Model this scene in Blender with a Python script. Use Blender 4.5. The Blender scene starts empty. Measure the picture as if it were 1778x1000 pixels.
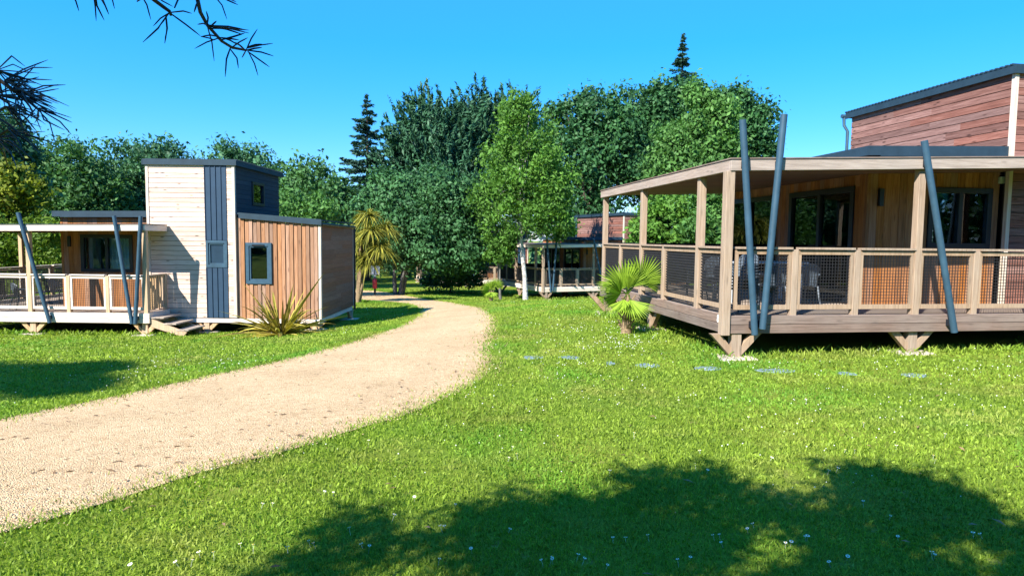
import bpy, bmesh, math, random
import numpy as np
from mathutils import Vector, Matrix

# ------------------------------------------------------------------ camera, sky, sun, exposure
SC = bpy.context.scene
COL = SC.collection
R = math.radians
F_PX, CX, CY = 1150.0, 889.0, 500.0          # the photograph is 1778 x 1000
CAM = Vector((0.0, 0.0, 1.6))
PITCH, ROLL = R(4.25), R(0.62)
cam_data = bpy.data.cameras.new('camera')
cam_data.lens = 36.0 * F_PX / 1778.0
cam_data.sensor_width = 36.0
cam_data.clip_start, cam_data.clip_end = 0.05, 2000.0
cam = bpy.data.objects.new('camera', cam_data)
COL.objects.link(cam)
CAM_ROT = Matrix.Rotation(R(90) - PITCH, 3, 'X') @ Matrix.Rotation(ROLL, 3, 'Z')
cam.matrix_world = Matrix.Translation(CAM) @ CAM_ROT.to_4x4()
SC.camera = cam

SUN_DIR = Vector((0.80, 1.10, -1.10)).normalized()      # the way the light travels
sun_data = bpy.data.lights.new('sun', 'SUN')
sun_data.energy = 4.6
sun_data.angle = R(0.5)
sun_data.color = (1.0, 0.94, 0.84)
sun = bpy.data.objects.new('sun', sun_data)
sun.rotation_euler = SUN_DIR.to_track_quat('-Z', 'Y').to_euler()
COL.objects.link(sun)

world = bpy.data.worlds.new('World')
SC.world = world
world.use_nodes = True
wn, wl = world.node_tree.nodes, world.node_tree.links
bg = wn['Background']
sky = wn.new('ShaderNodeTexSky')
sky.sky_type = 'NISHITA'
sky.sun_disc = False
sky.sun_elevation = math.asin(-SUN_DIR.z)
sky.sun_rotation = math.atan2(-SUN_DIR.x, -SUN_DIR.y)
sky.altitude = 0
sky.air_density, sky.dust_density, sky.ozone_density = 1.0, 0.0, 3.0
hs = wn.new('ShaderNodeHueSaturation')
hs.inputs['Saturation'].default_value = 1.55
hs.inputs['Hue'].default_value = 0.495
wl.new(sky.outputs[0], hs.inputs['Color'])
mul = wn.new('ShaderNodeMix')
mul.data_type, mul.blend_type = 'RGBA', 'MULTIPLY'
mul.inputs[0].default_value = 1.0
wl.new(hs.outputs[0], mul.inputs[6])
mul.inputs[7].default_value = (0.80, 0.85, 1.0, 1)
even = wn.new('ShaderNodeMix')               # a deep even summer blue all the way down
even.data_type = 'RGBA'
even.inputs[0].default_value = 0.62
wl.new(mul.outputs[2], even.inputs[6])
even.inputs[7].default_value = (0.26, 1.50, 3.9, 1)
wl.new(even.outputs[2], bg.inputs['Color'])
bg.inputs['Strength'].default_value = 0.13

SC.view_settings.view_transform = 'Standard'
SC.view_settings.look = 'None'
SC.view_settings.exposure = 1.4
SC.view_settings.gamma = 1.0
SC.cycles.use_denoising = True
SC.cycles.max_bounces = 6
SC.cycles.diffuse_bounces = 2
SC.cycles.transparent_max_bounces = 12
SC.cycles.sample_clamp_indirect = 4.0

rng = np.random.default_rng(7)
random.seed(7)


def ray(px, py):
    d = CAM_ROT @ Vector(((px - CX) / F_PX, -(py - CY) / F_PX, -1.0))
    return d


def at(px, py, Y):
    d = ray(px, py)
    return CAM + d * (Y / d.y)


# ------------------------------------------------------------------ terrain height (thin-plate spline through levels read off the place)
CTRL = np.array([
    (0, 0, 0), (3.2, 9.8, -.16), (8.4, 10.6, -.12), (2.2, 16.5, -.22), (-9.7, 17.6, -1.10), (-13.5, 17.6, -1.10), (-6.5, 18.6, -1.12), (-5, 22.5, -1.15),
    (1.8, 37, -1.75), (6.5, 39, -1.75), (-7, 40, -1.75), (-20, 19, -1.05), (-6, 6, -.28), (4, 4, .02), (-4, -8, .1), (20, 0, .05), (-20, 0, -.3), (16, 14, 0), (12, 25, -.7),
    (0, 26, -1.0), (0, 90, -2.6), (-40, 50, -2.0), (40, 50, -1.6), (-70, 0, -.8), (70, 0, -.2), (0, -60, 0), (-150, 250, -3), (150, 250, -3), (0, 300, -3)], float)
CTRL[:, 2] += 0.0


def _U(r2):
    return np.where(r2 > 1e-9, 0.5 * r2 * np.log(np.maximum(r2, 1e-9)), 0.0)


def _tps():
    P = CTRL[:, :2]
    n = len(P)
    K = _U(((P[:, None] - P[None]) ** 2).sum(2)) + np.eye(n) * 0.05
    A = np.zeros((n + 3, n + 3))
    A[:n, :n] = K
    A[:n, n] = 1
    A[:n, n + 1:] = P
    A[n, :n] = 1
    A[n + 1:, :n] = P.T
    return np.linalg.solve(A, np.r_[CTRL[:, 2], 0, 0, 0])


TW = _tps()


def hz(x, y):
    x = np.asarray(x, float)
    y = np.asarray(y, float)
    shp = x.shape
    x, y = x.ravel(), y.ravel()
    out = np.empty(len(x))
    for i in range(0, len(x), 50000):
        X, Y = x[i:i + 50000], y[i:i + 50000]
        r2 = (X[:, None] - CTRL[None, :, 0]) ** 2 + (Y[:, None] - CTRL[None, :, 1]) ** 2
        out[i:i + 50000] = _U(r2) @ TW[:-3] + TW[-3] + TW[-2] * X + TW[-1] * Y
    return out.reshape(shp)


def h1(x, y):
    return float(hz([x], [y])[0])


def ground_at(px, py):
    d = ray(px, py)
    t0, t = 0.0, 0.5
    while t < 400:
        p = CAM + d * t
        if p.z < h1(p.x, p.y):
            break
        t0, t = t, t * 1.03 + 0.02
    for _ in range(25):
        m = (t0 + t) / 2
        p = CAM + d * m
        if p.z < h1(p.x, p.y):
            t = m
        else:
            t0 = m
    p = CAM + d * t
    return Vector((p.x, p.y, h1(p.x, p.y)))


def level(px, Y):
    p = at(px, 500, Y)
    return Vector((p.x, p.y, h1(p.x, p.y)))


# ------------------------------------------------------------------ object helpers
def tag(o, label=None, cat=None, group=None, kind=None):
    if label:
        o['label'] = label
    if cat:
        o['category'] = cat
    if group:
        o['group'] = group
    if kind:
        o['kind'] = kind
    return o


def empty(name, loc, rz=0.0):
    o = bpy.data.objects.new(name, None)
    o.empty_display_size = 0.2
    o.location = loc
    o.rotation_euler = (0, 0, rz)
    COL.objects.link(o)
    return o


def np_mesh(name, verts, faces, mat, parent=None, loc=None, tint=None, smooth=False):
    """verts (N,3), faces (M,k) with one k"""
    me = bpy.data.meshes.new(name)
    verts = np.ascontiguousarray(verts, dtype=np.float32)
    faces = np.ascontiguousarray(faces, dtype=np.int32)
    n, (m, k) = len(verts), faces.shape
    me.vertices.add(n)
    me.vertices.foreach_set('co', verts.ravel())
    me.loops.add(m * k)
    me.loops.foreach_set('vertex_index', faces.ravel())
    me.polygons.add(m)
    me.polygons.foreach_set('loop_start', np.arange(0, m * k, k, dtype=np.int32))
    me.polygons.foreach_set('loop_total', np.full(m, k, dtype=np.int32))
    if smooth:
        me.polygons.foreach_set('use_smooth', np.ones(m, dtype=bool))
    if tint is not None:
        a = me.attributes.new('tint', 'FLOAT', 'FACE')
        a.data.foreach_set('value', np.ascontiguousarray(tint, dtype=np.float32))
    me.update(calc_edges=True)
    me.materials.append(mat)
    o = bpy.data.objects.new(name, me)
    COL.objects.link(o)
    if parent:
        o.parent = parent
    if loc is not None:
        o.location = loc
    return o


class MB:
    def __init__(self):
        self.v, self.f = [], []

    def box(self, a0, a1, b0, b1, c0, c1):
        n = len(self.v)
        for z in (c0, c1):
            self.v += [(a0, b0, z), (a1, b0, z), (a1, b1, z), (a0, b1, z)]
        for q in ((3, 2, 1, 0), (4, 5, 6, 7), (0, 1, 5, 4), (1, 2, 6, 5), (2, 3, 7, 6), (3, 0, 4, 7)):
            self.f.append(tuple(n + i for i in q))
        return self

    def hexa(self, pts):
        n = len(self.v)
        self.v += [tuple(p) for p in pts]
        for q in ((3, 2, 1, 0), (4, 5, 6, 7), (0, 1, 5, 4), (1, 2, 6, 5), (2, 3, 7, 6), (3, 0, 4, 7)):
            self.f.append(tuple(n + i for i in q))
        return self

    def beam(self, p, q, w, h, up=(0, 0, 1)):
        p, q = Vector(p), Vector(q)
        d = (q - p).normalized()
        up = Vector(up)
        if abs(d.dot(up)) > 0.98:
            up = Vector((0, 1, 0))
        s = d.cross(up).normalized()
        t = s.cross(d).normalized()
        s *= w / 2
        t *= h / 2
        return self.hexa([p - s - t, p + s - t, p + s + t, p - s + t, q - s - t, q + s - t, q + s + t, q - s + t])

    def tube(self, pts, radii, n=8, cap=True):
        pts = [Vector(p) for p in pts]
        if not hasattr(radii, '__len__'):
            radii = [radii] * len(pts)
        base = len(self.v)
        ref = Vector((0.31, 0.17, 0.93))
        for i, p in enumerate(pts):
            d = (pts[min(i + 1, len(pts) - 1)] - pts[max(i - 1, 0)]).normalized()
            if abs(d.dot(ref)) > 0.95:
                s = d.cross(Vector((1, 0, 0))).normalized()
            else:
                s = d.cross(ref).normalized()
            t = d.cross(s)
            for j in range(n):
                a = 2 * math.pi * j / n
                self.v.append(tuple(p + (s * math.cos(a) + t * math.sin(a)) * radii[i]))
        for i in range(len(pts) - 1):
            for j in range(n):
                k = (j + 1) % n
                self.f.append((base + i * n + j, base + i * n + k, base + (i + 1) * n + k, base + (i + 1) * n + j))
        if cap:
            self.f.append(tuple(base + j for j in range(n))[::-1])
            e = base + (len(pts) - 1) * n
            self.f.append(tuple(e + j for j in range(n)))
        return self

    def poly(self, pts):
        n = len(self.v)
        self.v += [tuple(p) for p in pts]
        self.f.append(tuple(range(n, n + len(pts))))
        return self

    def lathe(self, prof, c=(0, 0, 0), n=16):
        base = len(self.v)
        for r, z in prof:
            for j in range(n):
                a = 2 * math.pi * j / n
                self.v.append((c[0] + r * math.cos(a), c[1] + r * math.sin(a), c[2] + z))
        for i in range(len(prof) - 1):
            for j in range(n):
                k = (j + 1) % n
                self.f.append((base + i * n + j, base + i * n + k, base + (i + 1) * n + k, base + (i + 1) * n + j))
        self.f.append(tuple(base + j for j in range(n))[::-1])
        e = base + (len(prof) - 1) * n
        self.f.append(tuple(e + j for j in range(n)))
        return self

    def build(self, name, mat, parent=None, smooth=False, bevel=0.0):
        me = bpy.data.meshes.new(name)
        me.from_pydata(self.v, [], self.f)
        bm = bmesh.new()
        bm.from_mesh(me)
        bmesh.ops.recalc_face_normals(bm, faces=bm.faces)
        bm.to_mesh(me)
        bm.free()
        if smooth:
            me.polygons.foreach_set('use_smooth', np.ones(len(me.polygons), dtype=bool))
            if hasattr(me, 'set_sharp_from_angle'):
                me.set_sharp_from_angle(angle=R(50))
        me.materials.append(mat)
        o = bpy.data.objects.new(name, me)
        COL.objects.link(o)
        if parent:
            o.parent = parent
        if bevel:
            b = o.modifiers.new('bevel', 'BEVEL')
            b.width = bevel
            b.segments = 1
            b.limit_method = 'ANGLE'
        return o


# ------------------------------------------------------------------ materials
def new_mat(name):
    m = bpy.data.materials.new(name)
    m.use_nodes = True
    nt = m.node_tree
    return m, nt.nodes, nt.links, nt.nodes['Principled BSDF']


def ramp(N, stops):
    r = N.new('ShaderNodeValToRGB')
    e = r.color_ramp.elements
    while len(e) < len(stops):
        e.new(0.5)
    for i, (p, c) in enumerate(stops):
        e[i].position = p
        e[i].color = (*c, 1)
    return r


def mixrgb(N, L, a, b, f, mode='MIX'):
    x = N.new('ShaderNodeMix')
    x.data_type = 'RGBA'
    x.blend_type = mode
    for s, v in ((x.inputs[6], a), (x.inputs[7], b), (x.inputs[0], f)):
        if hasattr(v, 'is_output'):
            L.new(v, s)
        elif isinstance(v, tuple):
            s.default_value = (*v, 1)
        else:
            s.default_value = v
    return x.outputs[2]


def math_node(N, L, op, a, b=None, clamp=False):
    x = N.new('ShaderNodeMath')
    x.operation = op
    x.use_clamp = clamp
    for s, v in ((x.inputs[0], a), (x.inputs[1], b)):
        if v is None:
            continue
        if hasattr(v, 'is_output'):
            L.new(v, s)
        else:
            s.default_value = v
    return x.outputs[0]


def noise(N, L, vec, scale, detail=3, rough=0.55):
    t = N.new('ShaderNodeTexNoise')
    t.inputs['Scale'].default_value = scale
    t.inputs['Detail'].default_value = detail
    t.inputs['Roughness'].default_value = rough
    if vec is not None:
        L.new(vec, t.inputs['Vector'])
    return t


def mapped(N, L, scale, coord='Object'):
    tc = N.new('ShaderNodeTexCoord')
    mp = N.new('ShaderNodeMapping')
    mp.inputs['Scale'].default_value = scale
    L.new(tc.outputs[coord], mp.inputs['Vector'])
    return mp.outputs[0]


def wood(name, dark, mid, light, axis, knots=0.5, weather=0.0, island=0.45, rough=0.75):
    """timber: grain along AXIS ('x', 'y', 'z' or 'h' = x and y), every board its own tone, knots, weathering"""
    m, N, L, P = new_mat(name)
    sc = {'x': (0.7, 14, 14), 'y': (14, 0.7, 14), 'z': (14, 14, 0.7), 'h': (0.8, 0.8, 16)}[axis]
    ge = N.new('ShaderNodeNewGeometry')
    isl = ge.outputs['Random Per Island']
    tc = N.new('ShaderNodeTexCoord')
    comb = N.new('ShaderNodeCombineXYZ')
    for i, k in enumerate((37.0, 61.0, 17.0)):
        L.new(math_node(N, L, 'MULTIPLY', isl, k), comb.inputs[i])
    add = N.new('ShaderNodeVectorMath')
    add.operation = 'ADD'
    L.new(tc.outputs['Object'], add.inputs[0])
    L.new(comb.outputs[0], add.inputs[1])
    mp = N.new('ShaderNodeMapping')
    mp.inputs['Scale'].default_value = sc
    L.new(add.outputs[0], mp.inputs['Vector'])
    g = noise(N, L, mp.outputs[0], 2.6, 5, 0.65)
    g.inputs['Distortion'].default_value = 0.6
    base = ramp(N, [(0.25, dark), (0.5, mid), (0.75, light)])
    L.new(g.outputs[0], base.inputs[0])
    col = base.outputs[0]
    # board to board tone
    hsv = N.new('ShaderNodeHueSaturation')
    L.new(col, hsv.inputs['Color'])
    mr = N.new('ShaderNodeMapRange')
    L.new(isl, mr.inputs[0])
    mr.inputs[3].default_value = 1 - island
    mr.inputs[4].default_value = 1 + island
    L.new(mr.outputs[0], hsv.inputs['Value'])
    mr2 = N.new('ShaderNodeMapRange')
    L.new(math_node(N, L, 'FRACT', math_node(N, L, 'MULTIPLY', isl, 7.3)), mr2.inputs[0])
    mr2.inputs[3].default_value = 0.8
    mr2.inputs[4].default_value = 1.12
    L.new(mr2.outputs[0], hsv.inputs['Saturation'])
    col = hsv.outputs[0]
    # knots
    if knots:
        mk = N.new('ShaderNodeMapping')
        mk.inputs['Scale'].default_value = {'x': (1.6, 7, 7), 'y': (7, 1.6, 7), 'z': (7, 7, 1.6), 'h': (2.0, 2.0, 7)}[axis]
        L.new(add.outputs[0], mk.inputs['Vector'])
        vo = N.new('ShaderNodeTexVoronoi')
        vo.inputs['Scale'].default_value = 1.3
        L.new(mk.outputs[0], vo.inputs['Vector'])
        kr = ramp(N, [(0.06, (1, 1, 1)), (0.20, (0, 0, 0))])
        L.new(vo.outputs['Distance'], kr.inputs[0])
        kf = math_node(N, L, 'MULTIPLY', kr.outputs[0], knots)
        col = mixrgb(N, L, col, tuple(c * 0.35 for c in dark), kf)
    if weather:
        wnz = noise(N, L, mapped(N, L, (1, 1, 1)), 1.7, 4, 0.6)
        wr = ramp(N, [(0.35, (0, 0, 0)), (0.7, (1, 1, 1))])
        L.new(wnz.outputs[0], wr.inputs[0])
        col = mixrgb(N, L, col, (0.30, 0.28, 0.25), math_node(N, L, 'MULTIPLY', wr.outputs[0], weather))
    L.new(col, P.inputs['Base Color'])
    P.inputs['Roughness'].default_value = rough
    P.inputs['Specular IOR Level'].default_value = 0.25
    bp = N.new('ShaderNodeBump')
    bp.inputs['Strength'].default_value = 0.35
    bp.inputs['Distance'].default_value = 0.01
    L.new(g.outputs[0], bp.inputs['Height'])
    L.new(bp.outputs[0], P.inputs['Normal'])
    return m


def paint(name, c, rough=0.45, metal=0.0, var=0.12, spec=0.5):
    m, N, L, P = new_mat(name)
    nz = noise(N, L, mapped(N, L, (1, 1, 1)), 4.0, 5, 0.65)
    rp = ramp(N, [(0.3, tuple(x * (1 - var) for x in c)), (0.7, tuple(min(1, x * (1 + var)) for x in c))])
    L.new(nz.outputs[0], rp.inputs[0])
    L.new(rp.outputs[0], P.inputs['Base Color'])
    P.inputs['Roughness'].default_value = rough
    P.inputs['Metallic'].default_value = metal
    P.inputs['Specular IOR Level'].default_value = spec
    return m


def leaf_mat(name, dark, light, odd=None, transl=0.3, rough=0.55, patch=0.35, scale=0.5, worn=False):
    """leaves: tone per leaf from the 'tint' attribute, broad natural colour patches"""
    m, N, L, P = new_mat(name)
    at_ = N.new('ShaderNodeAttribute')
    at_.attribute_name = 'tint'
    nz = noise(N, L, mapped(N, L, (1, 1, 1)), scale, 3, 0.6)
    f = math_node(N, L, 'ADD', math_node(N, L, 'MULTIPLY', at_.outputs['Fac'], 1 - patch),
                  math_node(N, L, 'MULTIPLY', nz.outputs[0], patch))
    stops = [(0.12, tuple(c * .8 for c in dark)), (0.78, tuple(c * 1.1 for c in light))]
    if odd:
        stops.append((0.97, odd))
    rp = ramp(N, stops)
    L.new(f, rp.inputs[0])
    P.inputs['Roughness'].default_value = rough
    P.inputs['Specular IOR Level'].default_value = 0.2
    colour = rp.outputs[0]
    if worn:
        v = mapped(N, L, (1, 1, 1))
        n1 = ramp(N, [(.52, (0, 0, 0)), (.70, (1, 1, 1))])
        L.new(noise(N, L, v, .75, 4, .65).outputs[0], n1.inputs[0])
        colour = mixrgb(N, L, colour, (.46, .42, .13), math_node(N, L, 'MULTIPLY', n1.outputs[0], .55))
        n2 = ramp(N, [(.50, (0, 0, 0)), (.66, (1, 1, 1))])
        L.new(noise(N, L, mapped(N, L, (1.3, 1, 1)), .33, 3, .6).outputs[0], n2.inputs[0])
        colour = mixrgb(N, L, colour, (.085, .36, .03), math_node(N, L, 'MULTIPLY', n2.outputs[0], .50))
    rp_out = colour
    L.new(rp_out, P.inputs['Base Color'])
    tr = N.new('ShaderNodeBsdfTranslucent')
    L.new(mixrgb(N, L, rp_out, (0.9, 1.0, 0.25), 0.8, 'MULTIPLY'), tr.inputs['Color'])
    mx = N.new('ShaderNodeMixShader')
    mx.inputs[0].default_value = transl
    L.new(P.outputs[0], mx.inputs[1])
    L.new(tr.outputs[0], mx.inputs[2])
    L.new(mx.outputs[0], N['Material Output'].inputs['Surface'])
    return m


def glass_mat(name):
    m, N, L, P = new_mat(name)
    N.remove(P)
    gl = N.new('ShaderNodeBsdfGlossy')
    gl.inputs['Roughness'].default_value = 0.015
    gl.inputs['Color'].default_value = (0.85, 0.95, 1.0, 1)
    tr = N.new('ShaderNodeBsdfTransparent')
    tr.inputs['Color'].default_value = (0.72, 0.82, 0.85, 1)
    fr = N.new('ShaderNodeFresnel')
    fr.inputs['IOR'].default_value = 1.5
    nz = noise(N, L, mapped(N, L, (1, 1, 1)), 1.5, 1)
    bp = N.new('ShaderNodeBump')
    bp.inputs['Strength'].default_value = 0.03
    bp.inputs['Distance'].default_value = 0.05
    L.new(nz.outputs[0], bp.inputs['Height'])
    L.new(bp.outputs[0], gl.inputs['Normal'])
    mx = N.new('ShaderNodeMixShader')
    L.new(math_node(N, L, 'MULTIPLY', fr.outputs[0], 1.2, True), mx.inputs[0])
    L.new(tr.outputs[0], mx.inputs[1])
    L.new(gl.outputs[0], mx.inputs[2])
    L.new(mx.outputs[0], N['Material Output'].inputs['Surface'])
    return m


def bark_mat(name, dark, light, sc=(6, 6, 1.5), s=3.0):
    m, N, L, P = new_mat(name)
    nz = noise(N, L, mapped(N, L, sc), s, 5, 0.7)
    rp = ramp(N, [(0.35, dark), (0.62, light)])
    L.new(nz.outputs[0], rp.inputs[0])
    L.new(rp.outputs[0], P.inputs['Base Color'])
    P.inputs['Roughness'].default_value = 0.9
    bp = N.new('ShaderNodeBump')
    bp.inputs['Strength'].default_value = 0.6
    bp.inputs['Distance'].default_value = 0.03
    L.new(nz.outputs[0], bp.inputs['Height'])
    L.new(bp.outputs[0], P.inputs['Normal'])
    return m


M = {}
M['pale_board'] = wood('pale larch boards', (.42, .285, .215), (.60, .455, .375), (.70, .565, .48), 'h', 1.0, island=.16)
M['pale_timber'] = wood('pale beam timber', (.50, .40, .32), (.66, .56, .48), (.75, .66, .58), 'h', 0.5, island=.08)
M['pale_post'] = wood('pale post timber', (.30, .19, .10), (.44, .30, .18), (.54, .39, .25), 'z', 0.4, island=.12)
M['batten'] = wood('warm vertical batten', (.18, .088, .048), (.31, .165, .094), (.41, .24, .145), 'z', 0.6, island=.22)
M['brown_side'] = wood('brown side boards', (.13, .062, .038), (.19, .095, .06), (.24, .125, .08), 'h', 0.4, island=.10)
M['red_plank'] = wood('reddish vertical plank', (.15, .060, .024), (.30, .13, .052), (.41, .195, .085), 'z', 0.5, island=.18)
M['tower_board'] = wood('red brown lapped board', (.11, .047, .036), (.205, .095, .074), (.31, .165, .135), 'h', 0.95, island=.30)
M['grey_beam'] = wood('weathered grey beam', (.10, .068, .055), (.18, .125, .102), (.26, .19, .16), 'h', 0.45, weather=.22, island=.12)
M['canopy_grey'] = wood('sun greyed canopy beam', (.19, .145, .12), (.31, .245, .205), (.40, .33, .285), 'h', 0.4, weather=.25, island=.10)
M['grey_post'] = wood('weathered post', (.19, .125, .080), (.31, .22, .15), (.40, .295, .21), 'z', 0.35, weather=.20, island=.12)
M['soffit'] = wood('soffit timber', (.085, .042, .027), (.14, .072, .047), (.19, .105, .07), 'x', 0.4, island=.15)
M['deck_board'] = wood('deck floor boards', (.22, .16, .12), (.34, .27, .22), (.44, .37, .31), 'x', 0.3, weather=.4, island=.15)
M['trim'] = wood('pale corner trim', (.40, .32, .24), (.54, .46, .37), (.62, .55, .46), 'z', 0.2, island=.05)
M['slate_metal'] = paint('slate blue powder coat', (.030, .072, .112), 0.55, 0.0, var=.20, spec=.3)
M['dark_frame'] = paint('anthracite frame', (.008, .012, .020), 0.40)
M['panel_metal'] = paint('slate blue standing seam', (.020, .048, .088), 0.6, var=.10, spec=.25)
M['roof_metal'] = paint('dark roof sheet', (.018, .040, .060), 0.6, var=.18, spec=.25)
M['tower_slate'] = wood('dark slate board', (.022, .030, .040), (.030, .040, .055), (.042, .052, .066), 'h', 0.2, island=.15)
M['wire'] = paint('dark crimped wire', (.014, .013, .015), 0.55)
M['glass'] = glass_mat('tinted window glass')
M['blue_pane'] = paint('opaque reflection blue pane', (.014, .036, .064), 0.4, spec=.3)  # opaque pane, the glass's blue reflection is put into its colour
M['curtain'] = paint('pale curtain cloth', (.80, .84, .82), 0.9)
M['inside'] = paint('dim room lining', (.055, .050, .050), 0.9)
M['concrete'] = paint('pale concrete pad', (.42, .36, .28), 0.95, var=.25)
M['chair_plastic'] = paint('grey chair plastic', (.085, .11, .14), 0.45)
M['table_top'] = paint('pale table top', (.50, .52, .54), 0.4)
M['white_sign'] = paint('white sign face', (.62, .62, .66), 0.5)
M['red_cover'] = paint('red cover', (.50, .030, .045), 0.5)
M['number_white'] = paint('white enamel', (.80, .80, .80), 0.35, var=.03)
M['slab'] = paint('blue grey slate slab', (.15, .21, .23), 0.8, var=.35)
M['lamp_glass'] = paint('pale lamp cover', (.45, .55, .45), 0.4)
M['bark'] = bark_mat('brown bark', (.035, .026, .020), (.12, .09, .07))
M['grey_bark'] = bark_mat('grey bark', (.05, .048, .045), (.17, .16, .145))
M['white_bark'] = bark_mat('white birch bark', (.10, .09, .085), (.72, .70, .66), (3, 3, 7), 2.2)
M['palm_bark'] = bark_mat('fibrous palm bark', (.07, .045, .025), (.34, .24, .14), (5, 5, 9), 5)
M['leaf_mid'] = leaf_mat('mid green leaves', (.030, .085, .035), (.090, .215, .065), (.14, .25, .04))
M['leaf_dark'] = leaf_mat('dark green leaves', (.024, .074, .042), (.075, .195, .085), transl=.22)
M['leaf_bush'] = leaf_mat('bush leaves', (.020, .070, .032), (.068, .185, .062), transl=.25)
M['leaf_oak'] = leaf_mat('oak leaves', (.016, .060, .030), (.055, .160, .050), transl=.22)
M['leaf_light'] = leaf_mat('light green leaves', (.045, .115, .035), (.115, .265, .060), (.16, .30, .05))
M['leaf_birch'] = leaf_mat('birch leaves', (.045, .115, .022), (.130, .285, .045), (.24, .36, .04), transl=.35)
M['leaf_yellow'] = leaf_mat('yellow green leaves', (.06, .10, .012), (.20, .24, .020), (.34, .30, .03))
M['leaf_hedge'] = leaf_mat('hedge leaves', (.045, .095, .012), (.15, .24, .022))
M['needle_spruce'] = leaf_mat('spruce needles', (.020, .060, .050), (.055, .130, .090), transl=.1)
M['needle_cypress'] = leaf_mat('cypress sprays', (.009, .042, .024), (.052, .150, .072), transl=.1)
M['needle_pine'] = leaf_mat('pine needles', (.010, .020, .030), (.022, .040, .040), transl=.05)
M['palm_leaf'] = leaf_mat('fan palm leaf', (.10, .20, .015), (.30, .45, .045), transl=.4, patch=.2)
M['cordyline_leaf'] = leaf_mat('cordyline leaf', (.10, .13, .020), (.36, .33, .050), transl=.3, patch=.2)
M['flax_leaf'] = leaf_mat('striped flax leaf', (.12, .085, .025), (.50, .43, .075), (.66, .58, .24), transl=.25, patch=.1)
M['bump_shade'] = leaf_mat('brown bump shade flecks', (.12, .07, .035), (.30, .19, .10), transl=.1)
M['weed'] = leaf_mat('weed leaves', (.03, .08, .015), (.08, .17, .03))


def grass_material():
    return leaf_mat('grass blades', (.075, .155, .018), (.350, .490, .058), (.50, .46, .12), transl=.40, patch=.5, scale=.9, worn=True)


def lawn_material():
    m, N, L, P = new_mat('lawn turf')
    v = mapped(N, L, (1, 1, 1))
    fine = noise(N, L, v, 60, 4, .7)
    mid = noise(N, L, v, 6, 4, .6)
    big = noise(N, L, v, .55, 3, .6)
    c1 = ramp(N, [(.3, (.10, .14, .016)), (.7, (.22, .28, .04))])
    L.new(fine.outputs[0], c1.inputs[0])
    dry = ramp(N, [(.60, (0, 0, 0)), (.74, (1, 1, 1))])
    L.new(mid.outputs[0], dry.inputs[0])
    c = mixrgb(N, L, c1.outputs[0], (.30, .24, .12), math_node(N, L, 'MULTIPLY', dry.outputs[0], .55))
    bigr = ramp(N, [(.35, (.75, .95, .6)), (.65, (1.2, 1.1, 1.0))])
    L.new(big.outputs[0], bigr.inputs[0])
    c = mixrgb(N, L, c, bigr.outputs[0], 1.0, 'MULTIPLY')
    L.new(c, P.inputs['Base Color'])
    P.inputs['Roughness'].default_value = 1.0
    P.inputs['Specular IOR Level'].default_value = 0.1
    bp = N.new('ShaderNodeBump')
    bp.inputs['Strength'].default_value = .8
    bp.inputs['Distance'].default_value = .03
    L.new(fine.outputs[0], bp.inputs['Height'])
    L.new(bp.outputs[0], P.inputs['Normal'])
    return m


def gravel_material():
    m, N, L, P = new_mat('sandy gravel')
    v = mapped(N, L, (1, 1, 1))
    vo = N.new('ShaderNodeTexVoronoi')
    vo.inputs['Scale'].default_value = 95
    L.new(v, vo.inputs['Vector'])
    big = noise(N, L, v, .9, 4, .6)
    mid = noise(N, L, v, 9, 5, .65)
    c1 = ramp(N, [(.15, (.52, .355, .19)), (.5, (.64, .455, .265)), (.9, (.72, .54, .34))])
    sep = N.new('ShaderNodeSeparateColor')
    L.new(vo.outputs['Color'], sep.inputs[0])
    L.new(sep.outputs[0], c1.inputs[0])
    br = ramp(N, [(.3, (.86, .84, .80)), (.7, (1.08, 1.06, 1.04))])
    L.new(big.outputs[0], br.inputs[0])
    c = mixrgb(N, L, c1.outputs[0], br.outputs[0], 1.0, 'MULTIPLY')
    mr = ramp(N, [(.30, (.70, .66, .60)), (.52, (1, 1, 1))])
    L.new(mid.outputs[0], mr.inputs[0])
    c = mixrgb(N, L, c, mr.outputs[0], .7, 'MULTIPLY')
    L.new(c, P.inputs['Base Color'])
    P.inputs['Roughness'].default_value = .95
    P.inputs['Specular IOR Level'].default_value = .15
    hsum = math_node(N, L, 'ADD', math_node(N, L, 'MULTIPLY', vo.outputs['Distance'], -1.0), math_node(N, L, 'MULTIPLY', mid.outputs[0], 1.2))
    bp = N.new('ShaderNodeBump')
    bp.inputs['Strength'].default_value = .8
    bp.inputs['Distance'].default_value = .02
    L.new(hsum, bp.inputs['Height'])
    L.new(bp.outputs[0], P.inputs['Normal'])
    return m


M['grass'] = grass_material()
M['lawn'] = lawn_material()
M['gravel'] = gravel_material()


def pebble_material():
    m, N, L, P = new_mat('gravel stones')
    a = N.new('ShaderNodeAttribute')
    a.attribute_name = 'tint'
    rp = ramp(N, [(.05, (.40, .265, .14)), (.5, (.58, .405, .235)), (.95, (.68, .51, .33))])
    L.new(a.outputs['Fac'], rp.inputs[0])
    L.new(rp.outputs[0], P.inputs['Base Color'])
    P.inputs['Roughness'].default_value = .85
    return m


M['pebble'] = pebble_material()
M['flower'] = paint('white petals', (.72, .74, .66), .8, var=.1)
M['flower_eye'] = paint('yellow flower eye', (.60, .42, .03), .8)

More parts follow.
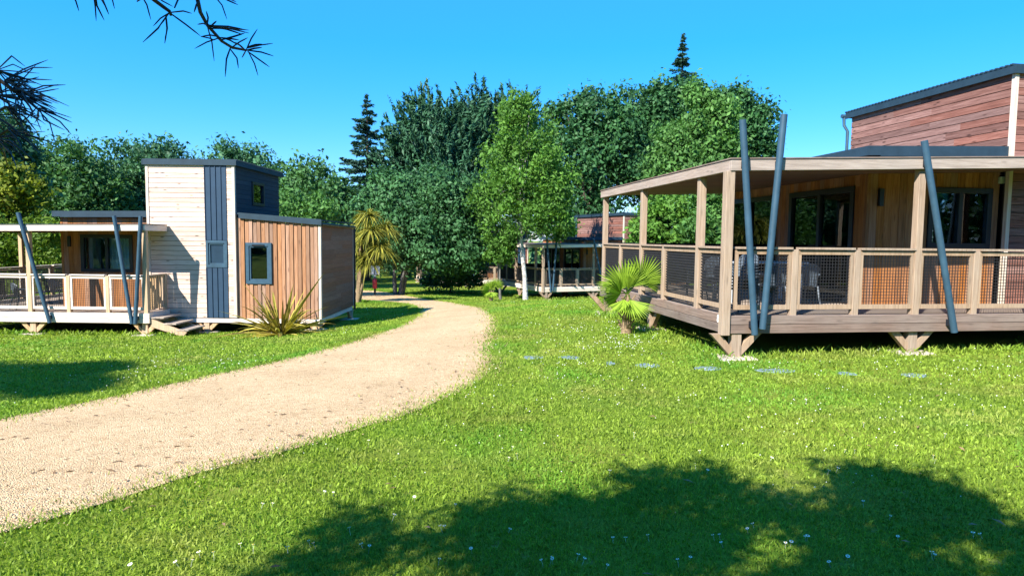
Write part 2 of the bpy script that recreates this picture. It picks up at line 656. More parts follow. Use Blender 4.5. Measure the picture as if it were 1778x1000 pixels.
# ------------------------------------------------------------------ ground: lawn and gravel path
PATH_LEFT = [(-260, 790), (0, 728), (200, 690), (350, 655), (480, 628), (600, 597), (680, 570), (716, 550), (722, 538), (700, 529), (660, 525), (616, 522), (560, 519), (500, 516)]
PATH_RIGHT = [(-260, 1010), (0, 930), (120, 892), (250, 855), (380, 812), (500, 783), (600, 757), (700, 725), (790, 688), (850, 655), (862, 630), (856, 605), (870, 575), (872, 551), (850, 535), (790, 525), (735, 518), (690, 509), (650, 505), (560, 503), (500, 502)]


def resample(pts, n, wiggle=0.0):
    P = np.array([(p.x, p.y) for p in pts])
    d = np.r_[0, np.cumsum(np.sqrt(((P[1:] - P[:-1]) ** 2).sum(1)))]
    t = np.linspace(0, d[-1], n)
    return np.c_[np.interp(t, d, P[:, 0]), np.interp(t, d, P[:, 1])]


def smooth_line(A, k=9):
    B = A.copy()
    for _ in range(k):
        B[1:-1] = (B[:-2] + 2 * B[1:-1] + B[2:]) / 4
    return B


NPATH = 260
PL = smooth_line(resample([ground_at(*p) for p in PATH_LEFT], NPATH), 25)
PR = smooth_line(resample([ground_at(*p) for p in PATH_RIGHT], NPATH), 25)
# keep cross sections roughly square by matching arc positions through the nearest point
wig = np.cumsum(rng.normal(0, .01, NPATH))
wig -= np.linspace(wig[0], wig[-1], NPATH)
PL[:, 1] += 0.05 * np.sin(np.arange(NPATH) * .61) * rng.uniform(.3, 1, NPATH)
PR[:, 1] += 0.06 * np.sin(np.arange(NPATH) * .77) * rng.uniform(.3, 1, NPATH)
PATH_POLY = np.r_[PL, PR[::-1]]


def in_poly(x, y, poly):
    inside = np.zeros(x.shape, bool)
    n = len(poly)
    j = n - 1
    for i in range(n):
        xi, yi = poly[i]
        xj, yj = poly[j]
        c = ((yi > y) != (yj > y))
        if yi != yj:
            c &= (x < (xj - xi) * (y - yi) / (yj - yi) + xi)
        inside ^= c
        j = i
    return inside


def build_ground():
    def axis(lo, hi, near_lo, near_hi, fine):
        a = list(np.arange(near_lo, near_hi + 1e-6, fine))
        s = fine
        v = near_hi
        while v < hi:
            s *= 1.25
            v += s
            a.append(v)
        s = fine
        v = near_lo
        pre = []
        while v > lo:
            s *= 1.25
            v -= s
            pre.append(v)
        return np.array(pre[::-1] + a)
    xs = axis(-900, 900, -16, 14, .30)
    ys = axis(-300, 1200, -6, 44, .30)
    X, Y = np.meshgrid(xs, ys)
    far = np.hypot(X, Y)
    Z = hz(X, Y)
    Z = np.where(far > 140, np.minimum(Z, -2.8) * 0 - 2.8, Z)
    t = np.clip((far - 80) / 60, 0, 1)
    Z = Z * (1 - t) + (-2.8) * t
    V = np.c_[X.ravel(), Y.ravel(), Z.ravel()]
    nx, ny = len(xs), len(ys)
    idx = np.arange(nx * ny).reshape(ny, nx)
    F = np.stack([idx[:-1, :-1], idx[:-1, 1:], idx[1:, 1:], idx[1:, :-1]], -1).reshape(-1, 4)
    o = np_mesh('lawn', V, F, M['lawn'], smooth=True)
    tag(o, 'mown green lawn around the gravel path', 'lawn', kind='structure')
    # path strip
    K = 22
    T = np.linspace(0, 1, K)
    PX = PL[:, None, 0] * (1 - T) + PR[:, None, 0] * T
    PY = PL[:, None, 1] * (1 - T) + PR[:, None, 1] * T
    PZ = hz(PX, PY) + 0.014 + 0.02 * np.sin(T * math.pi)[None, :]
    V = np.c_[PX.ravel(), PY.ravel(), PZ.ravel()]
    idx = np.arange(NPATH * K).reshape(NPATH, K)
    F = np.stack([idx[:-1, :-1], idx[:-1, 1:], idx[1:, 1:], idx[1:, :-1]], -1).reshape(-1, 4)[:, ::-1]
    o = np_mesh('gravel_path', V, F, M['gravel'], smooth=True)
    tag(o, 'curving pale sandy gravel path', 'path', kind='structure')


build_ground()

# ------------------------------------------------------------------ timber cabins
def subtract(rect, holes):
    todo = [rect]
    for h in holes:
        nxt = []
        for (a0, a1, b0, b1) in todo:
            x0, x1, y0, y1 = max(a0, h[0]), min(a1, h[1]), max(b0, h[2]), min(b1, h[3])
            if x0 >= x1 or y0 >= y1:
                nxt.append((a0, a1, b0, b1))
                continue
            if b0 < y0:
                nxt.append((a0, a1, b0, y0))
            if b1 > y1:
                nxt.append((a0, a1, y1, b1))
            if a0 < x0:
                nxt.append((a0, x0, y0, y1))
            if a1 > x1:
                nxt.append((x1, a1, y0, y1))
        todo = [r for r in nxt if r[1] - r[0] > .004 and r[3] - r[2] > .004]
    return todo


def slab(mb, plane, pos, a0, a1, z0, z1, t, ztop=None):
    """box on the plane 'front'/'left'/'right'/'back' at POS, thickness T going inwards; ztop(a) for a raking top"""
    if ztop:
        za, zb = ztop(a0), ztop(a1)
    else:
        za = zb = z1
    s = {'front': 1, 'left': 1, 'right': -1, 'back': -1}[plane]
    p0, p1 = pos, pos + s * t
    if plane in ('front', 'back'):
        pts = [(a0, p0, z0), (a1, p0, z0), (a1, p1, z0), (a0, p1, z0), (a0, p0, za), (a1, p0, zb), (a1, p1, zb), (a0, p1, za)]
    else:
        pts = [(p0, a0, z0), (p0, a1, z0), (p1, a1, z0), (p1, a0, z0), (p0, a0, za), (p0, a1, zb), (p1, a1, zb), (p1, a0, za)]
    mb.hexa(pts)


def clad(mb, plane, pos, a0, a1, z0, z1, board, orient, holes=(), t=.022, gap=.006, ztop=None, batten=False, stagger=True):
    """lay boards over a wall, cut round the openings"""
    s = {'front': -1, 'left': -1, 'right': 1, 'back': 1}[plane]
    if orient == 'v':
        n = max(1, round((a1 - a0) / board))
        w = (a1 - a0) / n
        for i in range(n):
            off = (i % 2) * .024 if batten else random.uniform(0, .004)
            for (x0, x1, y0, y1) in subtract((a0 + i * w, a0 + (i + 1) * w - gap, z0, z1), holes):
                zt = ztop if (ztop and abs(y1 - z1) < 1e-6) else None
                slab(mb, plane, pos + s * off, x0, x1, y0, y1, t + off, zt)
    else:
        n = max(1, round((z1 - z0) / board))
        w = (z1 - z0) / n
        for i in range(n):
            # boards of a few metres, joints staggered
            cuts = [a0]
            if stagger and a1 - a0 > 2.2:
                cuts.append(a0 + (a1 - a0) * random.uniform(.25, .75))
            cuts.append(a1)
            for c0, c1 in zip(cuts[:-1], cuts[1:]):
                off = random.uniform(0, .006)
                for (x0, x1, y0, y1) in subtract((c0, c1 - (.003 if c1 < a1 else 0), z0 + i * w, z0 + (i + 1) * w - gap), holes):
                    if ztop and y1 > min(ztop(x0), ztop(x1)):
                        zt_ = min(ztop(x0), ztop(x1))
                        if zt_ - y0 < .01:
                            continue
                        slab(mb, plane, pos + s * off, x0, x1, y0, min(y1, zt_), t + off)
                    else:
                        slab(mb, plane, pos + s * off, x0, x1, y0, y1, t + off)


def window(parent, plane, pos, a0, a1, z0, z1, mull=(), frame=.075, curtains=(), name='window', fmat='dark_frame', proud=.035, depth=.10, pane='glass'):
    s = {'front': -1, 'left': -1, 'right': 1, 'back': 1}[plane]
    mb = MB()
    P = pos + s * proud
    for (x0, x1, y0, y1) in subtract((a0 - .02, a1 + .02, z0 - .02, z1 + .02), [(a0 + frame, a1 - frame, z0 + frame, z1 - frame)]):
        slab(mb, plane, P, x0, x1, y0, y1, depth)
    for m_ in mull:
        c = a0 + (a1 - a0) * m_
        slab(mb, plane, P - s * .004, c - .04, c + .04, z0 + frame, z1 - frame, depth - .01)
    if fmat == 'slate_metal':      # an inner sash with a step
        for (x0, x1, y0, y1) in subtract((a0 + frame, a1 - frame, z0 + frame, z1 - frame), [(a0 + frame + .045, a1 - frame - .045, z0 + frame + .045, z1 - frame - .045)]):
            slab(mb, plane, P - s * .025, x0, x1, y0, y1, depth - .03)
    o = mb.build(name, M[fmat], parent, bevel=.004)
    pg = MB()
    slab(pg, plane, pos - s * .020, a0 + frame - .02, a1 - frame + .02, z0 + frame - .02, z1 - frame + .02, .006)
    pg.build('pane', M[pane], o)
    for (c0, c1) in curtains:
        V, F = [], []
        n = 26
        for i in range(n + 1):
            a = a0 + frame + (a1 - a0 - 2 * frame) * (c0 + (c1 - c0) * i / n)
            d = pos - s * (.16 + .028 * math.sin(i * 1.9) + .01 * math.sin(i * .7))
            for z in (z0 + frame - .03, z1 - frame + .03):
                V.append((a, d, z) if plane in ('front', 'back') else (d, a, z))
        for i in range(n):
            F.append((2 * i, 2 * i + 2, 2 * i + 3, 2 * i + 1))
        cm = MB()
        cm.v, cm.f = V, F
        cm.build('curtain', M['curtain'], o, smooth=True)
    return o


def railing(parent, p, q, z0, rmat, pmat, name='rail_panel', fine=.047, detail=True, wire=.0038):
    """one panel between two posts: cap, top and bottom bar, stiles and crimped wire mesh"""
    p, q = Vector(p), Vector(q)
    d = (q - p)
    ln = d.length
    d.normalize()
    nrm = Vector((d.y, -d.x, 0))

    def P(a, z, o=0.0):
        v = p + d * a + nrm * o
        return (v.x, v.y, z)
    mb = MB()

    def bar(a0, a1, za, zb, t, o=0.0):
        mb.hexa([P(a0, za, o - t / 2), P(a1, za, o - t / 2), P(a1, za, o + t / 2), P(a0, za, o + t / 2),
                 P(a0, zb, o - t / 2), P(a1, zb, o - t / 2), P(a1, zb, o + t / 2), P(a0, zb, o + t / 2)])
    bar(0.0, ln, 1.003, 1.035, .115)
    bar(0.0, ln, .925, .985, .045)
    bar(0.0, ln, .095, .165, .045)
    bar(0.001, .05, .165, .925, .042)
    bar(ln - .05, ln - .001, .165, .925, .042)
    o = mb.build(name, M[rmat], parent)
    wm = MB()
    n = int((ln - .1) / fine)
    w = wire if detail else .008
    for i in range(1, n):
        a = .05 + (ln - .1) * i / n
        wm.hexa([P(a - w, .165, -.004), P(a + w, .165, -.004), P(a + w, .165, .004), P(a - w, .165, .004),
                 P(a - w, .925, -.004), P(a + w, .925, -.004), P(a + w, .925, .004), P(a - w, .925, .004)])
    m_ = int(.76 / fine)
    for k in range(1, m_):
        z = .165 + .76 * k / m_
        segs = 2 * n if detail else 1
        for j in range(segs):
            a0 = .05 + (ln - .1) * j / segs
            a1 = .05 + (ln - .1) * (j + 1) / segs
            o0 = .006 * (1 if j % 2 else -1) if detail else .006
            wm.hexa([P(a0, z - w, o0 - .004), P(a1, z - w, -o0 - .004), P(a1, z - w, -o0 + .004), P(a0, z - w, o0 + .004),
                     P(a0, z + w, o0 - .004), P(a1, z + w, -o0 - .004), P(a1, z + w, -o0 + .004), P(a0, z + w, o0 + .004)])
    wm.build('wire_mesh', M['wire'], o)
    return o


DECK_W, DECK_D = 6.3, 6.6
BODY_U, BODY_V = 3.15, 1.28
TW_U0, TW_U1, TW_V = 5.75, 8.22, 1.10


def make_cabin(origin, yaw, label, pal, annex=True, detail=True, number=False, tall_support=.36, group='timber holiday cabins with verandas'):
    """origin: world point of the deck floor at its front left corner; local x runs along the front, y to the back"""
    root = empty('timber_cabin', origin, yaw)
    tag(root, label, 'cabin', group)
    Mx = Matrix.Translation(origin) @ Matrix.Rotation(yaw, 4, 'Z')

    def gz(u, v):
        w = Mx @ Vector((u, v, 0))
        return h1(w.x, w.y) - origin[2]

    # deck: floor boards, joists, fascia of two boards all round
    mb = MB()
    nb = int(DECK_D / .145)
    for i in range(nb):
        v0 = .05 + i * (DECK_D - .05) / nb
        u1 = DECK_W - .05 if v0 < TW_V - .15 else TW_U0 - .05
        mb.box(.05, u1, v0, v0 + .138, -.028, 0)
    deck = mb.build('deck', M['deck_board'], root)
    mb = MB()
    for k in range(2):
        za, zb = (-.125, .006) if k == 0 else (-.262, -.131)
        mb.box(.031, DECK_W, -.02, .028, za, zb)
        mb.box(-.02 - .026, -.0, .077, DECK_D, za, zb)
        mb.box(DECK_W + .001, DECK_W + .045, -.02, TW_V - .05, za, zb)
    mb.build('fascia_board', M[pal['beam']], root, bevel=.004)
    mb = MB()
    for i in range(8):
        u = .4 + i * .78
        mb.box(u, u + .06, .1, 6.4, -.23, -.04)
    mb.build('joist', M['brown_side'], root)

    # posts
    def zroof(u):
        return pal.get('roof_z', 2.14) + pal.get('roof_pitch', .030) * u
    full = [(0.045, 0.045), (3.12, .045), (DECK_W - .05, .045), (.045, 1.12), (.045, 3.85), (.045, DECK_D - .06)]
    for (u, v) in full:
        mb = MB()
        if (u, v) == full[0]:
            mb.box(-.108, .022, -.056, .075, -.285, zroof(0) - .002)
        else:
            mb.box(u - .058, u + .058, v - .058, v + .058, 0.001, zroof(u))
        mb.build('post', M[pal['post']], root, bevel=.006)
    small = [(1.06, .045), (2.09, .045), (4.16, .045), (5.22, .045), (.045, 2.62), (.045, 5.22)]
    for (u, v) in small:
        mb = MB()
        mb.box(u - .05, u + .05, v - .05, v + .05, .001, 1.0)
        mb.build('rail_post', M[pal['post']], root, bevel=.005)
    fu = [.045, 1.06, 2.09, 3.12, 4.16, 5.22, DECK_W - .05]
    for a, b in zip(fu[:-1], fu[1:]):
        railing(root, (a + .055, .03, 0), (b - .055, .03, 0), 0, pal['rail'], pal['post'], detail=detail)
    fv = [.045, 1.12, 2.62, 3.85, 5.22, DECK_D - .06]
    for a, b in zip(fv[:-1], fv[1:]):
        railing(root, (.03, a + .055, 0), (.03, b - .055, 0), 0, pal['rail'], pal['post'], detail=detail, wire=.0092)
    # return balustrade of upright pickets by the steps, back rail with dark screen
    mb = MB()
    for i in range(8):
        v = .16 + i * .115
        mb.box(DECK_W - .075, DECK_W - .045, v, v + .07, .08, .98)
    mb.box(DECK_W - .10, DECK_W - .02, .11, TW_V - .04, .985, 1.025)
    mb.box(DECK_W - .10, DECK_W - .02, TW_V - .16, TW_V - .06, .001, .98)
    mb.build('picket_balustrade', M[pal['post']], root)
    mb = MB()
    mb.box(.12, BODY_U - .05, DECK_D - .08, DECK_D - .04, .06, 1.05)
    mb.build('back_screen', M['dark_frame'], root)

    # canopy: slab of boards with deep fascia beams, rising slightly along the front
    def zr(u, dz):
        return zroof(u) + dz

    def rake_box(mb, u0, u1, v0, v1, d0, d1):
        mb.hexa([(u0, v0, zr(u0, d0)), (u1, v0, zr(u1, d0)), (u1, v1, zr(u1, d0)), (u0, v1, zr(u0, d0)),
                 (u0, v0, zr(u0, d1)), (u1, v0, zr(u1, d1)), (u1, v1, zr(u1, d1)), (u0, v1, zr(u0, d1))])
    CU = DECK_W + .02
    mb = MB()
    rake_box(mb, -.06, CU, -.075, -.025, .0, .165)
    rake_box(mb, -.06, -.012, -.0245, DECK_D + .05, .0, .165)
    rake_box(mb, CU - .05, CU - .002, -.0245, TW_V - .04, .0, .165)
    mb.build('canopy_fascia', M[pal.get('canopy', pal['beam'])], root, bevel=.005)
    mb = MB()
    rake_box(mb, -.055, CU - .055, -.02, .09, .002, .13)
    rake_box(mb, .0, .09, .0905, DECK_D, .002, .13)
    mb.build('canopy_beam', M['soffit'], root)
    mb = MB()
    nbd = 44
    for i in range(nbd):
        v0 = .09 + i * (DECK_D - .09) / nbd
        u1 = CU - .055 if v0 < TW_V - .2 else TW_U0 - .06 if v0 < BODY_V - .12 else BODY_U - .02
        rake_box(mb, .0905, u1, v0, v0 + .142, .055, .075)
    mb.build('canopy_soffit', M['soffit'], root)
    mb = MB()
    rake_box(mb, -.075, CU + .012, -.09, TW_V - .045, .168, .186)
    rake_box(mb, -.075, TW_U0 - .06, TW_V - .044, BODY_V - .03, .168, .186)
    rake_box(mb, -.075, BODY_U - .03, BODY_V - .029, DECK_D + .06, .168, .186)
    mb.build('canopy_sheet', M[pal.get('sheet', 'grey_beam')], root)

    # main body
    BZ = 2.58
    holes_f = [(*pal.get('win', (4.36, 5.58)), 1.05, 2.08)]
    holes_l = [(1.62, 3.62, .04, 2.10), (4.15, 6.35, .35, 2.10)]
    mb = MB()
    for r_ in subtract((BODY_U + .03, TW_U0, -.2, BZ), holes_f):
        slab(mb, 'front', BODY_V + .03, *r_, .10)
    for r_ in subtract((BODY_V + .03, 6.6, -.2, BZ), holes_l):
        slab(mb, 'left', BODY_U + .03, *r_, .10)
    mb.box(BODY_U + .13, 8.3, 6.5, 6.6, -.2, BZ)
    mb.box(BODY_U + .13, 8.2, BODY_V + .14, 6.49, -.12, -.02)
    mb.box(BODY_U + .13, 8.2, BODY_V + .14, 6.49, 2.38, 2.44)
    mb.build('inner_wall', M['inside'], root)
    mb = MB()
    clad(mb, 'front', BODY_V, BODY_U + .06, TW_U0, -.18, BZ, .145, 'v', holes_f)
    clad(mb, 'left', BODY_U, BODY_V + .06, 6.6, -.18, BZ, .145, 'v', holes_l)
    mb.box(BODY_U - .012, BODY_U + .055, BODY_V - .012, BODY_V + .055, -.18, BZ)
    mb.build('wall', M[pal['plank']], root)
    window(root, 'front', BODY_V, *holes_f[0], mull=(.5,), curtains=((.50, .97), (.02, .12)))
    window(root, 'left', BODY_U, *holes_l[0], mull=(.5,), frame=.08, curtains=((.03, .22), (.40, .60), (.80, .97)), name='sliding_door')
    window(root, 'left', BODY_U, *holes_l[1], mull=(.5,), frame=.08, curtains=((.02, .10),))
    mb = MB()
    rp_ = pal.get('roof_pitch', .03) * .8

    def rb(u0, u1, v0, v1, z0, z1):
        k0, k1 = rp_ * (u0 - BODY_U), rp_ * (u1 - BODY_U)
        mb.hexa([(u0, v0, z0 + k0), (u1, v0, z0 + k1), (u1, v1, z0 + k1), (u0, v1, z0 + k0),
                 (u0, v0, z1 + k0), (u1, v0, z1 + k1), (u1, v1, z1 + k1), (u0, v1, z1 + k0)])
    rb(BODY_U + .10, TW_U0 - .002, BODY_V - .16, BODY_V - .125, 2.585, 2.76)
    rb(BODY_U - .14, BODY_U + .099, BODY_V - .16, 6.75, 2.60, 2.76)
    rb(BODY_U + .10, TW_U0 - .002, BODY_V - .124, 6.75, 2.61, 2.745)
    rf = mb.build('roof', M['roof_metal'], root)
    mb = MB()
    mb.box(TW_U0 - .45, TW_U0 - .33, BODY_V - .03, BODY_V - .005, 2.30, 2.44) if False else mb.box(5.70, 5.79, BODY_V - .07, BODY_V - .005, 2.19, 2.31)
    mb.build('wall_lamp', M['lamp_glass'], root, bevel=.01)
    mb = MB()
    mb.box(3.35, 3.43, BODY_V - .06, BODY_V - .005, 1.75, 2.05)
    mb.build('speaker_box', M['dark_frame'], root) if False else mb.build('wall_bracket', M['dark_frame'], root)

    # tower
    TZ = 4.12
    TB = TW_V + pal.get('tower_depth', 4.0)
    mb = MB()
    thole = [(7.42, 7.97, 1.22, 1.96)]
    for r_ in subtract((TW_U0 + .03, TW_U1 - .03, -.22, TZ), thole):
        slab(mb, 'front', TW_V + .03, *r_, .10)
    slab(mb, 'left', TW_U0 + .03, TW_V + .131, TB, 2.45, TZ - .02, .10)
    slab(mb, 'right', TW_U1 - .03, TW_V + .131, TB, -.2, TZ - .02, .10)
    mb.box(TW_U0 + .13, TW_U1 - .13, TB - .1, TB, 2.45, TZ)
    mb.build('tower_core', M['inside'], root)
    pu0, pu1 = 7.39, 8.00
    mb = MB()
    clad(mb, 'front', TW_V, TW_U0 + .06, pu0 - .012, -.22, TZ, .137, 'h', t=.028, gap=.011)
    clad(mb, 'front', TW_V, pu1 + .012, TW_U1 - .055, -.22, TZ, .137 / 2 if pal['tower'] == 'pale_board' else .137, 'h', t=.028)
    clad(mb, 'left', TW_U0, TW_V + .06, TB, 2.72, TZ, .137, 'h', t=.028, gap=.013)
    tw = mb.build('tower_wall', M[pal['tower']], root)
    mb = MB()
    clad(mb, 'right', TW_U1, TW_V + .06, TB, -.2, TZ, .137, 'h', t=.028, holes=[(2.35, 3.25, 3.05, 3.72)])
    mb.build('tower_side', M[pal['tower_right']], root)
    window(root, 'right', TW_U1, 2.35, 3.25, 3.05, 3.72, frame=.06)
    mb = MB()
    mb.box(TW_U0 - .022, TW_U0 + .055, TW_V - .022, TW_V + .055, -.22, TZ)
    mb.build('corner_trim', M['trim'], root, bevel=.004)
    mb = MB()
    mb.box(TW_U1 - .052, TW_U1 + .024, TW_V - .024, TW_V + .055, -.22, TZ)
    mb.build('corner_trim', M['trim'], root, bevel=.004)
    mb = MB()
    n = 4
    w = (pu1 - pu0) / n
    for (z0, z1) in ((-.22, 1.20), (1.98, TZ)):
        mb.box(pu0, pu1, TW_V - .02, TW_V + .02, z0, z1)
        for i in range(n):
            mb.box(pu0 + i * w, pu0 + i * w + .016, TW_V - .042, TW_V - .0205, z0, z1)
    mb.build('seam_panel', M['panel_metal'], root)
    window(root, 'front', TW_V, pu0 + .02, pu1 - .02, 1.23, 1.95, frame=.055, fmat='slate_metal', pane='blue_pane')
    # tower roof: fascia band and corrugated sheet
    mb = MB()
    mb.box(TW_U0 - .05, TW_U1 + .06, TW_V - .07, TW_V - .035, TZ - .05, TZ + .09)
    mb.box(TW_U0 - .09, TW_U0 - .055, TW_V - .07, TB + .12, TZ - .05, TZ + .08)
    mb.box(TW_U1 + .061, TW_U1 + .095, TW_V - .07, TB + .12, TZ - .05, TZ + .08)
    tr = mb.build('tower_roof', M['roof_metal'], root)
    mb = MB()
    n = 44
    u0, u1 = TW_U0 - .10, TW_U1 + .10
    for i in range(n):
        v0 = TW_V - .02 + i * ((TB - TW_V + .2) / n)
        mb.box(u0, u1, v0, v0 + .055, TZ + .095, TZ + .122)
    mb.box(u0 + .01, u1 - .01, TW_V - .03, TB + .13, TZ + .084, TZ + .097)
    mb.build('corrugated_sheet', M['roof_metal'], tr)
    # gutter and downpipe at the tower's back corner
    mb = MB()
    mb.tube([(TW_U0 - .16, TB + .16, TZ + .02), (TW_U1 + .1, TB + .16, TZ + .02)], .05, 8)
    mb.tube([(TW_U0 - .10, TB + .16, TZ + .02), (TW_U0 - .10, TB + .14, TZ - .2), (TW_U0 - .05, TB + .07, TZ - .35), (TW_U0 - .05, TB + .07, 2.72)], .035, 8)
    mb.build('gutter', M['slate_metal'], root, smooth=True)

    # annex (bathroom block)
    if annex:
        AU0, AU1, AV, AB = TW_U1 + .03, 10.62, TW_V + .06, TW_V + 3.75

        def za(u):
            return 2.62 - .072 * (u - AU0)
        hole = [(8.52, 9.22, .77, 1.90)]
        mb = MB()
        for r_ in subtract((AU0, AU1 - .03, -.22, 2.40), hole):
            slab(mb, 'front', AV + .035, *r_, .1)
        slab(mb, 'right', AU1 - .03, AV + .136, AB, -.2, 2.40, .1)
        mb.box(AU0, AU1 - .13, AB - .1, AB, -.2, 2.38)
        mb.build('annex_core', M['inside'], root)
        mb = MB()
        clad(mb, 'front', AV, AU0, AU1 - .055, -.24, 2.5, .118, 'v', hole, t=.03, batten=True, ztop=za, gap=.020)
        mb.build('annex_wall', M[pal['batten']], root)
        mb = MB()
        clad(mb, 'right', AU1, AV + .06, AB, -.22, 2.42, .137, 'h', t=.025, gap=.003)
        mb.build('annex_side', M['brown_side'], root)
        mb = MB()
        mb.box(AU1 - .052, AU1 + .022, AV - .03, AV + .055, -.24, 2.42)
        mb.build('annex_trim', M['trim'], root, bevel=.004)
        mb = MB()
        mb.box(AU1 - .04, AU1 + .020, AB - .02, AB + .02, -.24, 2.38)
        mb.build('annex_trim', M['trim'], root, bevel=.004)
        window(root, 'front', AV, 8.52, 9.22, .77, 1.90, frame=.075, fmat='slate_metal', proud=.05)
        mb = MB()
        mb.box(8.70, 9.04, AV - .075, AV - .052, 1.83, 1.87)
        mb.build('vent_grille', M['dark_frame'], root)
        mb = MB()
        a0, a1 = AU0 - .0, AU1 + .06

        def band(v0, v1, u0, u1, d0, d1):
            mb.hexa([(u0, v0, za(u0) + d0), (u1, v0, za(u1) + d0), (u1, v1, za(u1) + d0), (u0, v1, za(u0) + d0),
                     (u0, v0, za(u0) + d1), (u1, v0, za(u1) + d1), (u1, v1, za(u1) + d1), (u0, v1, za(u0) + d1)])
        band(AV - .09, AV - .055, a0 + .09, a1, -.01, .15)
        band(AV - .0545, AB + .1, a0 + .04, a1 - .002, .10, .14)
        ar = mb.build('annex_roof', M['roof_metal'], root)
        mb = MB()
        mb.tube([(AU1 + .05, AV - .05, 2.46), (AU1 + .05, AB + .1, 2.44)], .045, 8)
        mb.tube([(AU1 + .05, AB + .03, 2.40), (AU1 + .045, AB + .03, -.35)], .035, 8)
        mb.build('downpipe', M['dark_frame'], root, smooth=True)
        mb = MB()
        mb.box(TW_U0 + .02, AU1 - .02, TW_V - .02, TW_V + .05, -.36, -.245)
        mb.box(AU1 - .07, AU1 - .021, TW_V + .051, AB, -.36, -.245)
        mb.build('sole_beam', M[pal['beam']], root)
        # steps down from the deck
        mb = MB()
        for i in range(3):
            u0 = DECK_W + .07 + i * .33
            zt = -.10 - i * .165
            for j in range(3):
                mb.box(u0 + j * .115, u0 + j * .115 + .108, .02, TW_V - .12, zt - .035, zt)
        st = mb.build('step_tread', M['deck_board'], root)
        for v in (.03, TW_V - .17):
            mb = MB()
            mb.hexa([(DECK_W + .05, v, -.36), (DECK_W + .9, v, -.62), (DECK_W + .9, v + .04, -.62), (DECK_W + .05, v + .04, -.36),
                     (DECK_W + .05, v, -.14), (DECK_W + 1.02, v, -.50), (DECK_W + 1.02, v + .04, -.50), (DECK_W + .05, v + .04, -.14)])
            mb.build('stair_stringer', M[pal['post']], root)

    # leaning steel poles in front of the fascia
    for (ut, zt, ub) in ((.06, 2.86, .38), (.70, 2.96, .50), (3.00, 2.66, 3.72), (5.55, 2.60, 5.93), (6.26, 2.60, 6.02)):
        mb = MB()
        k = .10 if ut != .70 else .15
        mb.tube([(ub, -.125, -.262 if ut != .70 else -.18), (ut, -.135, zt)], .050, 14)
        po = mb.build('leaning_pole', M['slate_metal'], root, smooth=True)
        for zz in (-.12, zroof((ut + ub) / 2) + .08):
            f = (zz + .262) / (zt + .262)
            uu = ub + (ut - ub) * f
            mb = MB()
            mb.box(uu - .034, uu + .034, -.115, -.078 if zz > 0 else -.022, zz - .05, zz + .05)
            mb.build('bracket', M['dark_frame'], po)

    # supports: stub post with two braces on a pad
    sup = [(.16, .06), (3.14, .10), (6.18, .10), (.10, 3.35), (.12, 6.5), (3.1, 3.4), (3.1, 6.4)]
    if annex:
        sup += [(7.35, TW_V + .06), (10.44, TW_V + .12), (10.58, AB - .25)]
    for (u, v) in sup:
        g = gz(u, v)
        if g > -.29:
            g = -.30
        zt = -.264 if v < TW_V or u < 5.8 else -.361
        side = u > 10.5 or (u < .11)
        mb = MB()
        mb.box(u - .075, u + .075, v - .06, v + .06, g + .02, zt)
        hgt = zt - g
        for s in (-1, 1):
            if side:
                mb.hexa([(u - .04, v + s * .061, g + .03), (u + .04, v + s * .061, g + .03), (u + .04, v + s * .061, g + .17), (u - .04, v + s * .061, g + .17),
                         (u - .04, v + s * (.10 + hgt * .75), zt - .004), (u + .04, v + s * (.10 + hgt * .75), zt - .004), (u + .04, v + s * (hgt * .75 - .04), zt - .004), (u - .04, v + s * (hgt * .75 - .04), zt - .004)])
            else:
                mb.hexa([(u + s * .076, v - .045, g + .03), (u + s * .076, v + .045, g + .03), (u + s * .076, v + .045, g + .17), (u + s * .076, v - .045, g + .17),
                         (u + s * (.12 + hgt * .75), v - .045, zt - .004), (u + s * (.12 + hgt * .75), v + .045, zt - .004), (u + s * (hgt * .75 - .03), v + .045, zt - .004), (u + s * (hgt * .75 - .03), v - .045, zt - .004)])
        so = mb.build('support', M[pal['post']], root)
        mb = MB()
        mb.hexa([(u - .34, v - .30, g - .06), (u + .30, v - .34, g - .06), (u + .36, v + .26, g - .06), (u - .28, v + .30, g - .06),
                 (u - .27, v - .23, g + .03), (u + .24, v - .26, g + .035), (u + .28, v + .2, g + .03), (u - .22, v + .24, g + .03)])
        mb.build('pad', M['concrete'], so, bevel=.02)

    if number:
        cu = bpy.data.curves.new('house_number', 'FONT')
        cu.body = '8'
        cu.size = .16
        cu.extrude = .006
        cu.offset = .004
        cu.materials.append(M['number_white'])
        tmp = bpy.data.objects.new('house_number_text', cu)
        COL.objects.link(tmp)
        bpy.context.view_layer.update()
        me = bpy.data.meshes.new_from_object(tmp.evaluated_get(bpy.context.evaluated_depsgraph_get()))
        bpy.data.objects.remove(tmp)
        no = bpy.data.objects.new('house_number', me)
        COL.objects.link(no)
        no.parent = root
        no.rotation_euler = (R(90), 0, R(-90))
        no.location = (-.053, .22, -.11)
    return root


PALE = dict(tower_depth=3.5, win=(3.72, 5.18), beam='pale_timber', post='pale_post', rail='pale_timber', plank='red_plank', tower='pale_board', tower_right='tower_slate', batten='batten', roof_pitch=.012, sheet='roof_metal')
WEATHERED = dict(tower_depth=4.35, canopy='canopy_grey', beam='grey_beam', post='grey_post', rail='grey_post', plank='red_plank', tower='tower_board', tower_right='tower_board', batten='batten', roof_pitch=.034)
FARPAL = dict(tower_depth=5.6, beam='pale_timber', post='grey_post', rail='grey_post', plank='red_plank', tower='tower_board', tower_right='tower_board', batten='batten', roof_pitch=.02)

